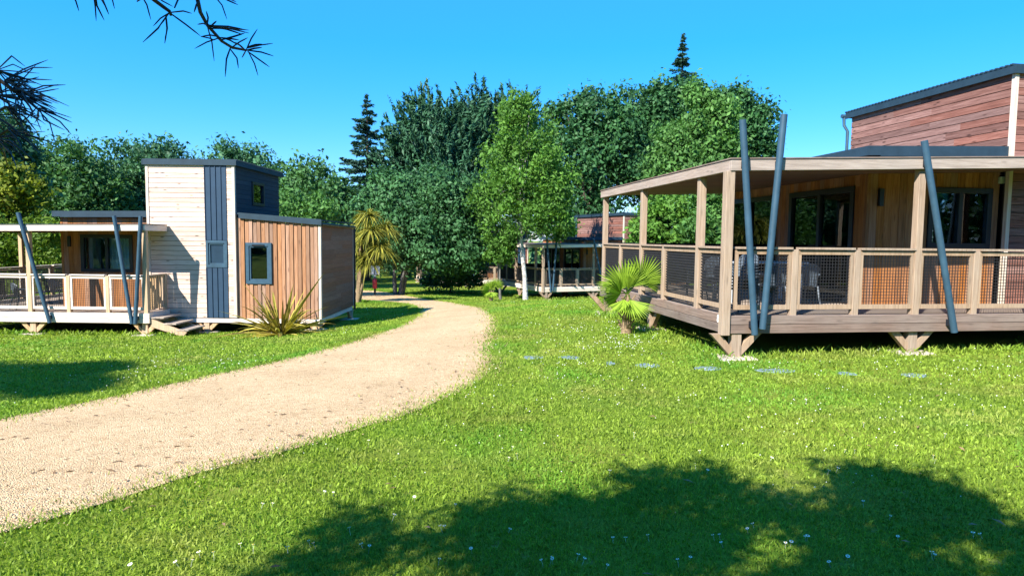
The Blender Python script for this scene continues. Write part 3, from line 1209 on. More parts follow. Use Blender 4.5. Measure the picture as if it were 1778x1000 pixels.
# deck-floor corners, as read off the ground plan
c_right = at(1263.0, 549.0, 9.83)
CABIN_R = make_cabin(c_right, R(8.7), 'weathered brown timber cabin numbered 8, its long railed veranda beside the small fan palm', WEATHERED, number=True)
YL = R(-0.5)
cr = at(257.0, 544.5, 17.7)
c_left = cr - Matrix.Rotation(YL, 3, 'Z') @ Vector((DECK_W, 0, 0))
CABIN_L = make_cabin(c_left, YL, 'pale timber cabin with white boarded tower and slate blue upright panel, flax at its foot', PALE)
c_far = at(944.0, 499.0, 36.0)
CABIN_F = make_cabin(c_far, R(23.5), 'distant red brown timber cabin half hidden behind the white trunked birch', FARPAL, detail=False)
c_shade = at(742.0, 487.0, 50.0)
CABIN_S = make_cabin(c_shade, R(15), 'dark timber cabin in deep shade behind the many stemmed bushy tree', FARPAL, annex=False, detail=False)

# ------------------------------------------------------------------ veranda furniture
def chair_mesh():
    mb = MB()
    # moulded seat, slatted curved back, arms, four splayed legs
    n = 6
    for i in range(n):
        x0 = -.22 + i * .44 / n
        mb.hexa([(x0, -.22, .415), (x0 + .066, -.22, .415), (x0 + .066, .2, .40), (x0, .2, .40),
                 (x0, -.22, .44), (x0 + .066, -.22, .44), (x0 + .066, .2, .425), (x0, .2, .425)])
    k = 9
    for i in range(k):
        a = (i - (k - 1) / 2) / ((k - 1) / 2)
        x = a * .21
        y = .22 - .05 * a * a
        top = .86 - .10 * a * a
        mb.beam((x, y, .42), (x * 1.02, y + .10, top), .036, .016, (0, 1, 0))
    pts = [((i / 10 * 2 - 1) * .225, .325 - .06 * (i / 10 * 2 - 1) ** 2, .875 - .105 * (i / 10 * 2 - 1) ** 2) for i in range(11)]
    mb.tube(pts, .018, 6)
    for s in (-1, 1):
        mb.tube([(s * .24, -.24, 0), (s * .245, -.21, .42), (s * .262, -.17, .63), (s * .265, .06, .655), (s * .24, .26, .66)], [.018, .022, .026, .028, .02], 6)
        mb.tube([(s * .235, .34, 0), (s * .225, .23, .42)], [.016, .022], 6)
    return mb


_ch = chair_mesh().build('garden_chair', M['chair_plastic'], None, smooth=True)
_ch_used = [False]


def place_chair(root, u, v, z, rz, label, group):
    o = _ch
    if _ch_used[0]:
        o = _ch.copy()
        COL.objects.link(o)
    _ch_used[0] = True
    o.matrix_world = Matrix.Translation(root.location) @ Matrix.Rotation(root.rotation_euler[2], 4, 'Z') @ Matrix.Translation((u, v, z)) @ Matrix.Rotation(rz, 4, 'Z') @ Matrix.Scale(.84, 4)
    tag(o, label, 'chair', group)
    return o


for k in range(5):
    place_chair(CABIN_R, .52 + .004 * k, .70 + .010 * k, .002 + .048 * k, R(-70), 'grey plastic armchair in the tall stack behind the corner veranda panel', 'stacked chairs on the brown veranda')
for k in range(3):
    place_chair(CABIN_R, .55, 2.05 + .012 * k, .002 + .048 * k, R(-75), 'grey plastic armchair in the short stack, second panel from the veranda corner', 'short stack of chairs on the brown veranda')


def make_table(root, u, v, label):
    w = root.matrix_world
    p = Matrix.Translation(root.location) @ Matrix.Rotation(root.rotation_euler[2], 4, 'Z') @ Vector((u, v, .001))
    t = empty('veranda_table', p, root.rotation_euler[2])
    tag(t, label, 'table')
    mb = MB()
    mb.box(-.8, .8, -.4, .4, .715, .745)
    mb.build('table_top', M['table_top'], t, bevel=.01)
    for sx in (-1, 1):
        for sy in (-1, 1):
            mb = MB()
            mb.beam((sx * .68, sy * .32, 0), (sx * .68, sy * .32, .714), .05, .05)
            mb.build('leg', M['table_top'], t)
    return t


make_table(CABIN_R, 1.75, 2.35, 'pale garden table on the brown veranda behind the two crossed leaning poles')
place_chair(CABIN_R, 1.55, 1.55, .002, R(180), 'grey plastic armchair pulled up to the pale veranda table', 'chairs at the veranda table')
place_chair(CABIN_R, 2.15, 1.55, .002, R(180), 'grey plastic armchair pulled up to the pale veranda table', 'chairs at the veranda table')
place_chair(CABIN_L, 2.40, .75, .002, R(150), 'garden chair on the white decked veranda beyond its lone leaning pole', None)
place_chair(CABIN_L, 1.95, 2.6, .002, R(200), 'garden chair deep in the shade at the back of the white decked veranda', None)
place_chair(CABIN_F, .55, 2.2, .002, R(-90), 'garden chair behind the distant side railing, seen left of the birch trunk', None)
place_chair(CABIN_F, .55, .75, .002, R(-70), 'garden chair behind the corner panel of the distant veranda, right of the birch trunk', None)


# ------------------------------------------------------------------ foliage builders
def unit(n):
    v = rng.normal(size=(n, 3))
    return v / np.linalg.norm(v, axis=1)[:, None]


def leaves(name, C, size, mat, parent, out=None, bias=.6, aspect=.55, sizevar=.6, tint=None, axis=None):
    """one mesh of folded leaf quads at points C; OUT: preferred facing"""
    n = len(C)
    N_ = unit(n)
    if out is not None:
        N_ = N_ * (1 - bias) + out * bias
        N_ /= np.linalg.norm(N_, axis=1)[:, None] + 1e-9
    A = unit(n) if axis is None else axis
    A = A - (A * N_).sum(1)[:, None] * N_
    A /= np.linalg.norm(A, axis=1)[:, None] + 1e-9
    B = np.cross(N_, A)
    s = size * rng.uniform(1 - sizevar, 1 + sizevar, n)[:, None] * .5
    V = np.empty((n, 4, 3))
    V[:, 0] = C - A * s
    V[:, 1] = C + B * s * aspect + N_ * s * .18
    V[:, 2] = C + A * s
    V[:, 3] = C - B * s * aspect + N_ * s * .18
    F = np.arange(n * 4).reshape(n, 4)
    if tint is None:
        tint = rng.uniform(0, 1, n)
    return np_mesh(name, V.reshape(-1, 3), F, mat, parent, tint=tint)


def blob_points(blobs, n, clump, per, shell=.55):
    """leaf lobes over a union of ellipsoids: every lobe a small irregular dome of leaf clumps; returns points, outward dirs, tint"""
    area = np.array([b[3] * b[4] + b[3] * b[5] + b[4] * b[5] for b in blobs])
    tot = area.sum()
    P, O, T = [], [], []
    for b, ar in zip(blobs, area):
        R_ = np.array(b[3:6])
        rm = R_.mean()
        lobe_r = np.clip(rm * .36, clump * 1.1, 1.3)
        nl = max(7, int(1.2 * ar * 4.2 / (lobe_r ** 2 * 3.14)))
        d = unit(nl)
        rr = rng.uniform(.62, .98, nl)
        rr[rng.uniform(0, 1, nl) < .22] *= rng.uniform(.5, .9)
        c = np.array(b[:3]) + d * rr[:, None] * R_
        lr = lobe_r * rng.uniform(.6, 1.35, nl)
        lt = rng.uniform(0, 1, nl)
        m = max(3, int(n * ar / tot / nl / per))
        for i in range(nl):
            e = unit(m) + d[i] * .55 + np.array((0, 0, .25))
            e /= np.linalg.norm(e, axis=1)[:, None]
            rad = lr[i] * rng.uniform(.72, 1.12, m)
            cc = c[i] + e * rad[:, None] * np.array((1, 1, .8))
            t = np.clip(lt[i] * .68 + rng.uniform(0, .38, m), 0, 1)
            P.append(np.repeat(cc, per, 0) + rng.normal(0, 1, (m * per, 3)) * min(clump, lr[i] * .45))
            O.append(np.repeat(e, per, 0))
            T.append(np.repeat(t, per))
    P, O, T = np.concatenate(P), np.concatenate(O), np.concatenate(T)
    return P, O, np.clip(T * .75 + rng.uniform(0, .28, len(T)), 0, 1)


def px_blobs(spec, Y):
    """(px, py, rx_px, ry_px, dY, depth ratio) -> world ellipsoids"""
    out = []
    for s in spec:
        px, py, rx, ry = s[:4]
        dY = s[4] if len(s) > 4 else 0
        y = Y + dY
        p = at(px, py, y)
        k = y / F_PX
        out.append((p.x, p.y, p.z, rx * k, rx * k * .9, ry * k))
    return out


def trunk_mesh(base, blobs, r0, parent, mat, stems=1, fork=.35):
    """one leader (or several stems) with limbs leaving it towards every part of the crown"""
    mb = MB()
    top = max(blobs, key=lambda b: b[2] + b[5])
    low = min(b[2] - b[5] for b in blobs) - base.z
    H = top[2] + .5 * top[5] - base.z
    leaders = []
    for s in range(stems):
        a = 2.4 * s + .6
        off = Vector((math.cos(a), math.sin(a), 0)) * (r0 * 1.9 if stems > 1 else 0)
        tgt = Vector((top[0], top[1], 0)) - Vector((base.x, base.y, 0))
        if stems > 1:
            tgt = tgt * .5 + Vector((math.cos(a), math.sin(a) * .6, 0)) * H * random.uniform(.16, .30)
        pts = [Vector((off.x, off.y, -.15))]
        for f in (.12, .3, .5, .72, .9):
            wob = H * .018
            pts.append(off + tgt * f ** 1.25 + Vector((random.uniform(-wob, wob), random.uniform(-wob, wob), H * f)))
        rad = [r0 * 1.35, r0, r0 * .85, r0 * .62, r0 * .36, r0 * .10]
        mb.tube(pts, rad, 10)
        leaders.append(pts)
    for i, b in enumerate(blobs):
        pts = leaders[i % stems]
        tip = Vector((b[0], b[1], b[2])) - base
        z0 = min(max(low * .85 + .1 * H, .45 * tip.z), .8 * tip.z)
        st = min((pts[k].lerp(pts[k + 1], t) for k in range(5) for t in (0, .33, .66)), key=lambda p: abs(p.z - z0))
        for j in range(3):
            e = tip + Vector((random.uniform(-.7, .7) * b[3], random.uniform(-.7, .7) * b[4], random.uniform(-.5, .6) * b[5]))
            if e.z < st.z:
                e.z = st.z + .1
            m1 = st.lerp(e, .45) + Vector((0, 0, -.06 * (e - st).length))
            mb.tube([st, m1, e], [r0 * .38, r0 * .24, r0 * .05], 6)
            for q in range(2):
                f = m1.lerp(e, random.uniform(.1, .8))
                g = f + Vector((random.uniform(-.4, .4) * b[3], random.uniform(-.4, .4) * b[4], random.uniform(.0, .5) * b[5]))
                mb.tube([f, g], [r0 * .14, r0 * .03], 4)
    return mb.build('trunk', mat, parent, smooth=True)


def broadleaf(name, label, spec, Y, base_px, n, leaf, mat, bark='bark', r0=.22, clump=.35, per=18, stems=1, group=None, bias=.5, shell=.5, base=None):
    blobs = px_blobs(spec, Y)
    if base is None:
        b = at(base_px, 500, Y)
        base = Vector((b.x, b.y, h1(b.x, b.y)))
    root = empty(name, base)
    tag(root, label, 'bush' if name.endswith(('bush', 'hedge')) else 'tree', group)
    P, O, T = blob_points(blobs, n, clump, per, shell)
    keep = P[:, 2] > hz(P[:, 0], P[:, 1]) + .05
    leaves('crown', P[keep] - np.array(base), leaf, M[mat], root, O[keep], bias, tint=T[keep])
    trunk_mesh(base, blobs, r0, root, M[bark], stems)
    return root


def spruce(label, px, top, Y, base_w, crown_bottom, n_whorl, mat='needle_spruce', dens=1.0, group=None, tip_leaf=.30, base=None, ragged=.35):
    t = at(px, top, Y)
    gz_ = h1(t.x, t.y)
    base = Vector((t.x, t.y, gz_))
    H = t.z - gz_
    zb = at(px, crown_bottom, Y).z - gz_
    k = Y / F_PX
    W = base_w * k
    root = empty('spruce_tree', base)
    tag(root, label, 'tree', group)
    mb = MB()
    mb.tube([(0, 0, -.2), (.05, 0, H * .5), (0, 0, H)], [.02 * H, .012 * H, .02], 8)
    P, O, A = [], [], []
    for i in range(n_whorl):
        f = i / (n_whorl - 1)
        z = zb + (H - zb) * (1 - (1 - f) ** 1.0)
        R_ = W * ((1 - f) ** .8) * random.uniform(1 - ragged, 1.12) + .12
        nb = max(4, int(7 * (1 - f) + 4))
        for j in range(nb):
            a = random.uniform(0, 2 * math.pi)
            z += random.uniform(-.5, .5) * (H - zb) / n_whorl
            ln = R_ * random.uniform(.5, 1.12)
            pts = []
            for s in np.linspace(0, 1, 6):
                pts.append(Vector((math.cos(a) * ln * s, math.sin(a) * ln * s, z - ln * (.28 * s) + ln * .22 * s * s)))
            mb.tube(pts[::2] + [pts[-1]], [.03, .02, .012, .006], 4)
            m = max(14, int(60 * ln * dens))
            s = rng.uniform(.12, 1.02, m)
            side = rng.normal(0, .24 * ln ** .5, m) * (1.15 - s)
            x = math.cos(a) * ln * s - math.sin(a) * side
            y = math.sin(a) * ln * s + math.cos(a) * side
            zz = z - ln * .28 * s + ln * .22 * s * s + rng.normal(0, .05, m) - np.abs(side) * .35
            P.append(np.c_[x, y, zz])
            A.append(np.c_[math.cos(a) - math.sin(a) * side * 2, math.sin(a) + math.cos(a) * side * 2, rng.normal(-.15, .25, m)])
            O.append(np.tile((0, 0, 1.0), (m, 1)) + rng.normal(0, .3, (m, 3)))
    P, O, A = map(np.concatenate, (P, O, A))
    O /= np.linalg.norm(O, axis=1)[:, None]
    leaves('crown', P, tip_leaf, M[mat], root, O, .55, aspect=.36, axis=A)
    mb.build('trunk', M['bark'], root, smooth=True)
    return root


def cypress(label, Y, base_px, spec, n_plume, group=None):
    """dense conifer of many upswept plumes"""
    blobs = px_blobs(spec, Y)
    b = at(base_px, 500, Y)
    base = Vector((b.x, b.y, h1(b.x, b.y)))
    root = empty('cypress_tree', base)
    tag(root, label, 'tree', group)
    P, O, A, T = [], [], [], []
    wts = np.array([x[3] * x[5] for x in blobs])
    wts /= wts.sum()
    for bl, w in zip(blobs, wts):
        for _ in range(int(n_plume * w)):
            d = unit(1)[0]
            if d[2] < -.55:
                d[2] *= -1
            c = np.array(bl[:3]) + d * np.array(bl[3:6]) * random.uniform(.65, 1.0)
            dirv = np.array((d[0] * 1.0, d[1] * .8, .70 + .25 * abs(d[2]))) + rng.normal(0, .12, 3)
            dirv /= np.linalg.norm(dirv)
            ln = random.uniform(1.5, 3.5)
            m = 92
            s = rng.uniform(-.35, 1, m)
            bend = np.array((0, 0, .25)) * (s ** 2)[:, None] * ln
            rad = .20 * (1.04 - s)
            pp = c + dirv * (s * ln)[:, None] + bend + rng.normal(0, 1, (m, 3)) * rad[:, None]
            P.append(pp)
            T.append(np.full(m, random.random()))
            A.append(np.tile(dirv, (m, 1)) + rng.normal(0, .35, (m, 3)))
            O.append(np.tile(d, (m, 1)))
    P, O, A, T = map(np.concatenate, (P, O, A, T))
    leaves('crown', P - np.array(base), .42, M['needle_cypress'], root, O, .45, aspect=.28, axis=A, tint=np.clip(T * .5 + rng.uniform(0, .5, len(T)), 0, 1))
    trunk_mesh(base, blobs, .4, root, M['bark'], 1)
    return root


def build_trees():
    g = 'trees closing off the lawn'
    # far left row behind the pale cabin
    broadleaf('broadleaf_tree', 'bushy mid green tree behind the veranda end of the pale cabin', [(120, 300, 62, 55), (70, 345, 60, 60), (165, 350, 55, 60), (130, 400, 80, 55)], 42, 110, 26000, .26, 'leaf_mid', r0=.28, group=g)
    broadleaf('broadleaf_tree', 'dark green tree rising just behind the pale cabin tower', [(235, 305, 55, 58), (280, 310, 52, 55), (205, 350, 50, 55), (300, 370, 60, 60), (250, 390, 60, 60)], 46, 250, 28000, .26, 'leaf_dark', r0=.3, group=g)
    broadleaf('broadleaf_tree', 'rounded dark tree with twiggy top right of the pale tower roof', [(400, 300, 42, 50), (450, 310, 45, 48), (420, 350, 60, 50), (470, 370, 55, 60)], 48, 425, 24000, .26, 'leaf_dark', r0=.28, group=g)
    broadleaf('broadleaf_tree', 'lower mid green tree between pale cabin and lone spruce', [(545, 330, 48, 52), (510, 350, 45, 50), (585, 355, 32, 45), (545, 400, 75, 60)], 44, 545, 24000, .26, 'leaf_mid', r0=.26, group=g)
    broadleaf('broadleaf_tree', 'yellow green tree at the photo edge behind the white veranda', [(5, 325, 42, 42), (35, 340, 30, 35), (-30, 380, 60, 50)], 30, 0, 14000, .20, 'leaf_yellow', r0=.2, group=g)
    broadleaf('broadleaf_tree', 'tall blue green tree below the hanging pine branch', [(-20, 240, 55, 60), (15, 270, 38, 48), (-40, 330, 80, 70)], 34, -30, 26000, .22, 'leaf_dark', r0=.28, group=g)
    broadleaf('flowering_bush', 'pale flecked bush peeping over the pale cabin bathroom roof', [(510, 362, 34, 24), (545, 370, 40, 28), (520, 410, 60, 40)], 34, 520, 9000, .18, 'leaf_light', r0=.1, group=None)
    broadleaf('clipped_hedge', 'sunlit yellow green hedge seen through the open white veranda', [(-40, 430, 70, 48), (40, 428, 60, 45), (110, 430, 50, 45), (-120, 430, 70, 48)], 29, 10, 22000, .15, 'leaf_hedge', r0=.06, clump=.22)
    # conifers
    spruce('lone dark spruce standing clear against the sky', 637, 168, 58, 92, 440, 40, dens=1.0)
    cypress('broad dark cypress with upswept plumes beside the lone spruce', 52, 765, [(765, 292, 62, 46), (735, 268, 22, 44), (775, 255, 36, 30), (722, 325, 44, 42), (790, 350, 76, 56), (755, 240, 26, 18), (700, 310, 16, 34)], 700)
    cypress('dark cypress of ragged plumes rising directly behind the birch', 55, 860, [(845, 258, 30, 44), (880, 236, 20, 30), (840, 310, 58, 66), (900, 275, 33, 56), (830, 225, 12, 20)], 480)
    spruce('slim spruce spire poking out above the oaks', 1186, 62, 60, 52, 260, 26, dens=1.5, ragged=.6)
    # oaks
    go = 'oaks on the skyline'
    broadleaf('oak_tree', 'dark oak on the skyline immediately right of the birch', [(985, 215, 42, 50), (1035, 205, 45, 45), (1000, 280, 60, 60), (1060, 280, 55, 70), (1000, 355, 60, 60)], 52, 1015, 30000, .30, 'leaf_oak', r0=.4, clump=.5, group=go, shell=.35)
    broadleaf('oak_tree', 'dark oak on the skyline below the slim spruce spire', [(1100, 205, 45, 45), (1150, 200, 45, 50), (1185, 185, 45, 40), (1110, 280, 60, 65), (1150, 300, 60, 60)], 54, 1130, 30000, .30, 'leaf_oak', r0=.4, clump=.5, group=go, shell=.35)
    broadleaf('oak_tree', 'dark oak on the skyline behind the tops of the crossed poles', [(1265, 195, 42, 35), (1300, 225, 38, 50), (1315, 255, 30, 42), (1270, 275, 55, 50)], 54, 1275, 24000, .30, 'leaf_oak', r0=.4, clump=.5, group=go, shell=.35)
    broadleaf('broadleaf_tree', 'bright light green tree in front of the dark oaks', [(1222, 205, 40, 55), (1195, 255, 50, 45), (1245, 250, 40, 50), (1180, 300, 55, 40), (1230, 310, 60, 40)], 42, 1215, 30000, .24, 'leaf_light', r0=.28)
    # bushes seen through the veranda of the brown cabin
    gb = 'bushes behind the brown veranda'
    broadleaf('leafy_bush', 'bright bush framed by the left veranda bays of the brown cabin', [(1160, 385, 48, 45), (1120, 420, 35, 35), (1190, 420, 45, 40)], 27, 1160, 14000, .17, 'leaf_birch', r0=.08, clump=.25, group=gb)
    broadleaf('leafy_bush', 'tall bush framed by the veranda bay nearest the corner post', [(1230, 375, 40, 55), (1260, 400, 40, 50)], 25, 1240, 12000, .17, 'leaf_light', r0=.08, clump=.25, group=gb)
    # centre
    broadleaf('bushy_tree', 'broad round bushy tree on several stems at the path bend', [(690, 355, 62, 55), (745, 340, 66, 52), (640, 372, 34, 40), (800, 365, 50, 55), (740, 405, 80, 48), (672, 412, 44, 30), (800, 425, 50, 42), (775, 446, 62, 24), (700, 440, 40, 20)], 38, 692, 56000, .20, 'leaf_bush', 'grey_bark', r0=.10, clump=.26, stems=6, bias=.6, base=level(692, 38))
    broadleaf('birch_tree', 'slender white trunked birch on the lawn before the distant cabin', [(902, 195, 30, 32), (908, 240, 52, 45), (900, 290, 68, 48), (945, 310, 50, 45), (870, 340, 50, 42), (930, 355, 62, 42), (890, 385, 46, 30), (965, 385, 34, 30)], 35.4, 913, 25000, .17, 'leaf_birch', 'white_bark', r0=.12, clump=.20, bias=.4, shell=.25, base=level(913, 35.4))
    broadleaf('sapling_tree', 'thin young tree with grey stem left of the birch', [(868, 425, 24, 20), (862, 450, 16, 14), (880, 440, 14, 16)], 35.5, 869, 2600, .15, 'leaf_birch', 'grey_bark', r0=.07, clump=.2, base=level(869, 35.5))
    broadleaf('shady_bush', 'dark bush under the bushy tree beside the shaded cabin', [(770, 478, 44, 20), (810, 470, 36, 22)], 42, 780, 9000, .18, 'leaf_dark', r0=.05, clump=.22)
    # far wood closing the view; unseen part behind added to darken window reflections
    P = []
    for i in range(7000):
        a = rng.uniform(-180, 180)
        d = rng.uniform(64, 84) if abs(a) < 62 else rng.uniform(30, 52)
        P.append((math.sin(R(a)) * d, math.cos(R(a)) * d, rng.uniform(-3, (4.5 if abs(a) < 62 else 8) + 1.5 * math.sin(a * .4) + 1.0 * math.sin(a * 1.1))))
    P = np.repeat(np.array(P), 14, 0)
    P = P + rng.normal(0, .8, P.shape)
    o = leaves('far_woods', P, .75, M['leaf_dark'], None, np.tile((0, -1, .4), (len(P), 1)) / 1.08, .4)
    tag(o, 'far dark wood closing the view, plus unseen woods added behind', 'woods', kind='stuff')


build_trees()


# ------------------------------------------------------------------ blades, palms, flax
def sword_leaves(parent, name, mat, items, seg=6):
    """items: (base, dir, length, width, droop) -> one mesh of V-folded blades"""
    V, F, T = [], [], []
    for (b, d, ln, w, droop) in items:
        b, d = Vector(b), Vector(d).normalized()
        s = d.cross(Vector((0, 0, 1)))
        s = s.normalized() if s.length > 1e-4 else Vector((1, 0, 0))
        n0 = len(V)
        tw = random.uniform(-.6, .6)
        for i in range(seg + 1):
            f = i / seg
            p = b + d * ln * f + Vector((0, 0, -1)) * droop * ln * f * f
            wd = w * (.55 + .9 * f * (1 - f) * 1.8) * (1 - f ** 4) + .0015
            up = s.cross(d)
            ss = s * math.cos(tw) + up * math.sin(tw)
            nn = ss.cross(d)
            V += [tuple(p - ss * wd / 2), tuple(p - nn * wd * .22), tuple(p + ss * wd / 2)]
        t = random.random()
        for i in range(seg):
            a = n0 + 3 * i
            F += [(a, a + 1, a + 4, a + 3), (a + 1, a + 2, a + 5, a + 4)]
            T += [t * .7 + random.uniform(0, .3), t * .7 + random.uniform(0, .3)]
    return np_mesh(name, np.array(V), np.array(F), mat, parent, tint=np.array(T))


def fan_frond(parent, hub, d, pet, rad, spread, nseg, mat, across=None):
    d = Vector(d).normalized()
    c = Vector(hub) + d * pet
    side = d.cross(Vector((0, 0, 1)))
    side = side.normalized() if side.length > .05 else Vector((1, 0, 0))
    if across:
        side = Vector(across) - d * Vector(across).dot(d)
        side.normalize()
    # blade plane tilted towards the viewer's side of the plant
    nrm = side.cross(d).normalized()
    V, F, T = [], [], []
    w = spread / nseg
    for i in range(nseg):
        a = -spread / 2 + w * (i + .5)
        ax = d * math.cos(a) + side * math.sin(a)
        bx = -d * math.sin(a) + side * math.cos(a)
        ln = rad * (.72 + .28 * math.cos(a * .8)) * random.uniform(.9, 1.06)
        n0 = len(V)
        for j, f in enumerate((.02, .35, .62, .85, 1.0)):
            hw = ln * math.tan(w / 2) * 1.02 * (f if f < .6 else max(.02, .6 * (1 - (f - .6) / .4)))
            sag = nrm * (.05 * ln * math.sin(f * 3)) - Vector((0, 0, 1)) * (ln * .22 * max(0, f - .55) ** 1.3)
            p = c + ax * ln * f + sag + nrm * (-.12 * rad * (a / spread * 2) ** 2 * f)
            fold = nrm * hw * .55
            V += [tuple(p - bx * hw + fold), tuple(p - fold * .4), tuple(p + bx * hw + fold)]
        t = random.random()
        for j in range(4):
            k = n0 + 3 * j
            F += [(k, k + 1, k + 4, k + 3), (k + 1, k + 2, k + 5, k + 4)]
            T += [t, min(1, t + .12)]
    o = np_mesh('frond', np.array(V), np.array(F), mat, parent, tint=np.array(T))
    mb = MB()
    mb.tube([hub, Vector(hub) + d * pet * .5 + Vector((0, 0, .02)), c], [.016, .011, .009], 6)
    mb.build('stalk', mat, o, smooth=True)
    return o


def fan_palm(base, h, k, label, fr):
    root = empty('fan_palm', base)
    tag(root, label, 'palm', 'young fan palms on the lawn')
    mb = MB()
    mb.tube([(0, 0, -.05), (0, 0, .08), (.01, 0, h * .55), (.01, 0, h)], [.10 * k, .10 * k, .07 * k, .045 * k], 12)
    for i in range(22):      # old leaf bases
        a = i * 2.4
        z = h * (.08 + .8 * i / 22)
        mb.beam((math.cos(a) * .09 * k, math.sin(a) * .09 * k, z), (math.cos(a) * .17 * k, math.sin(a) * .17 * k, z + .10 * k), .05 * k, .02 * k)
    mb.build('trunk', M['palm_bark'], root)
    for (d, pet, rad, spread, n, *across) in fr:
        fan_frond(root, (.01, 0, h), d, pet * k, rad * k, R(spread), n, M['palm_leaf'], *across)
    return root


PALM_FR = [((-.35, -.25, .90), .14, .62, 190, 30, (1, -.2, .2)), ((.62, -.20, .78), .34, .58, 170, 26, (1, .2, -.4)), ((.03, -.45, .95), .10, .46, 70, 14, (1, 0, 0)), ((-.85, -.45, .10), .16, .52, 150, 24, (.2, -.5, 1)),
           ((.20, -.75, -.55), .16, .52, 120, 20, (1, 0, 0)), ((-.50, -.60, -.50), .16, .44, 110, 18, (.8, -.5, .3)), ((.45, .75, .5), .24, .50, 150, 22), ((-.6, .6, .3), .24, .48, 150, 22)]
fan_palm(level(1089, 12.6), .76, 1.0, 'young fan palm with bright fronds beside the brown cabin deck', PALM_FR)
fan_palm(level(853, 33.0), .55, .85, 'small distant fan palm on the lawn near the birch', PALM_FR)


def cordyline():
    base = at(622, 500, 31.5)
    base = Vector((base.x, base.y, h1(base.x, base.y)))
    root = empty('cabbage_palm', base)
    tag(root, 'yellowish cabbage palm with drooping sword leaves behind the pale cabin', 'palm')
    heads = [at(640, 375, 31.5), at(668, 395, 31.8), at(628, 412, 31.2), at(660, 430, 31.0), at(645, 400, 30.9), at(622, 440, 31.6), at(640, 452, 31.3)]
    mb = MB()
    for h in heads:
        t = h - base
        mb.tube([(0, 0, -.1), (t.x * .3, t.y * .3, t.z * .55), tuple(t)], [.12, .08, .06], 8)
    mb.build('trunk', M['palm_bark'], root, smooth=True)
    for h in heads:
        t = h - base
        it = []
        for _ in range(170):
            d = unit(1)[0]
            d[2] = abs(d[2]) * .9 - .25
            it.append((t, d, random.uniform(.7, 1.15), random.uniform(.045, .07), random.uniform(.4, 1.0)))
        sword_leaves(root, 'leaf_head', M['cordyline_leaf'], it)


cordyline()


def flax():
    base = at(489, 575, 17.5)
    base = Vector((base.x, base.y, h1(base.x, base.y)))
    root = empty('flax_plant', base)
    tag(root, 'striped flax with long sword leaves in front of the bathroom window wall', 'plant')
    it = []
    named = [((-.62, -.1, .95), 1.30, .05), ((.68, -.1, 1.0), 1.50, .05), ((.30, -.2, 1.0), 1.05, .05), ((-.95, 0, .50), 1.35, .15), ((1.0, 0, .42), 1.35, .12), ((1.0, -.3, .30), 1.4, .3), ((-1.0, -.3, .22), 1.3, .25), ((-.35, -.2, 1), 1.0, .03)]
    for d, ln, dr in named:
        it.append(((0, 0, .02), d, ln * 1.45, .095, dr))
    for _ in range(175):
        a = random.uniform(0, 2 * math.pi)
        el = random.uniform(.10, 1.25)
        d = (math.cos(a) * math.cos(el), math.sin(a) * math.cos(el), math.sin(el))
        b = (math.cos(a) * random.uniform(0, .16), math.sin(a) * random.uniform(0, .16), 0)
        it.append((b, d, random.uniform(.8, 1.75), random.uniform(.055, .095), random.uniform(.15, .75) * (1.2 - el * .6)))
    sword_leaves(root, 'leaf_blade', M['flax_leaf'], it)


flax()

# ------------------------------------------------------------------ sign post with red hose cover
def sign_post():
    base = level(651, 37.0)
    root = empty('sign_post', base)
    tag(root, 'small white notice board on a slim post beside the path bend', 'sign')
    mb = MB()
    mb.box(-.05, .05, -.04, .04, -.1, 1.75)
    mb.build('post', M['dark_frame'], root)
    mb = MB()
    mb.box(-.30, -.02, -.075, -.045, 1.18, 1.68)
    mb.box(.02, .28, -.075, -.045, 1.18, 1.68)
    mb.box(-.05, .05, -.06, -.041, .90, 1.17)
    mb.build('board', M['white_sign'], root, bevel=.01)
    mb = MB()
    mb.box(-.42, .42, -.10, .06, 1.70, 1.76)
    mb.box(-.42, -.28, -.07, -.02, 1.10, 1.17)
    mb.build('board_roof', M['dark_frame'], root)
    e = empty('fire_extinguisher', base + Vector((.02, -.13, .42)))
    tag(e, 'red fire extinguisher hung on the white notice board post', 'extinguisher')
    mb = MB()
    mb.lathe([(.10, 0), (.13, .03), (.13, .46), (.10, .54), (.04, .58)], n=14)
    mb.build('body', M['red_cover'], e, smooth=True)
    mb = MB()
    mb.box(-.02, .02, -.02, .02, .581, .63)
    mb.beam((-.01, 0, .64), (.14, 0, .66), .03, .02)
    mb.build('handle', M['dark_frame'], e)


sign_post()

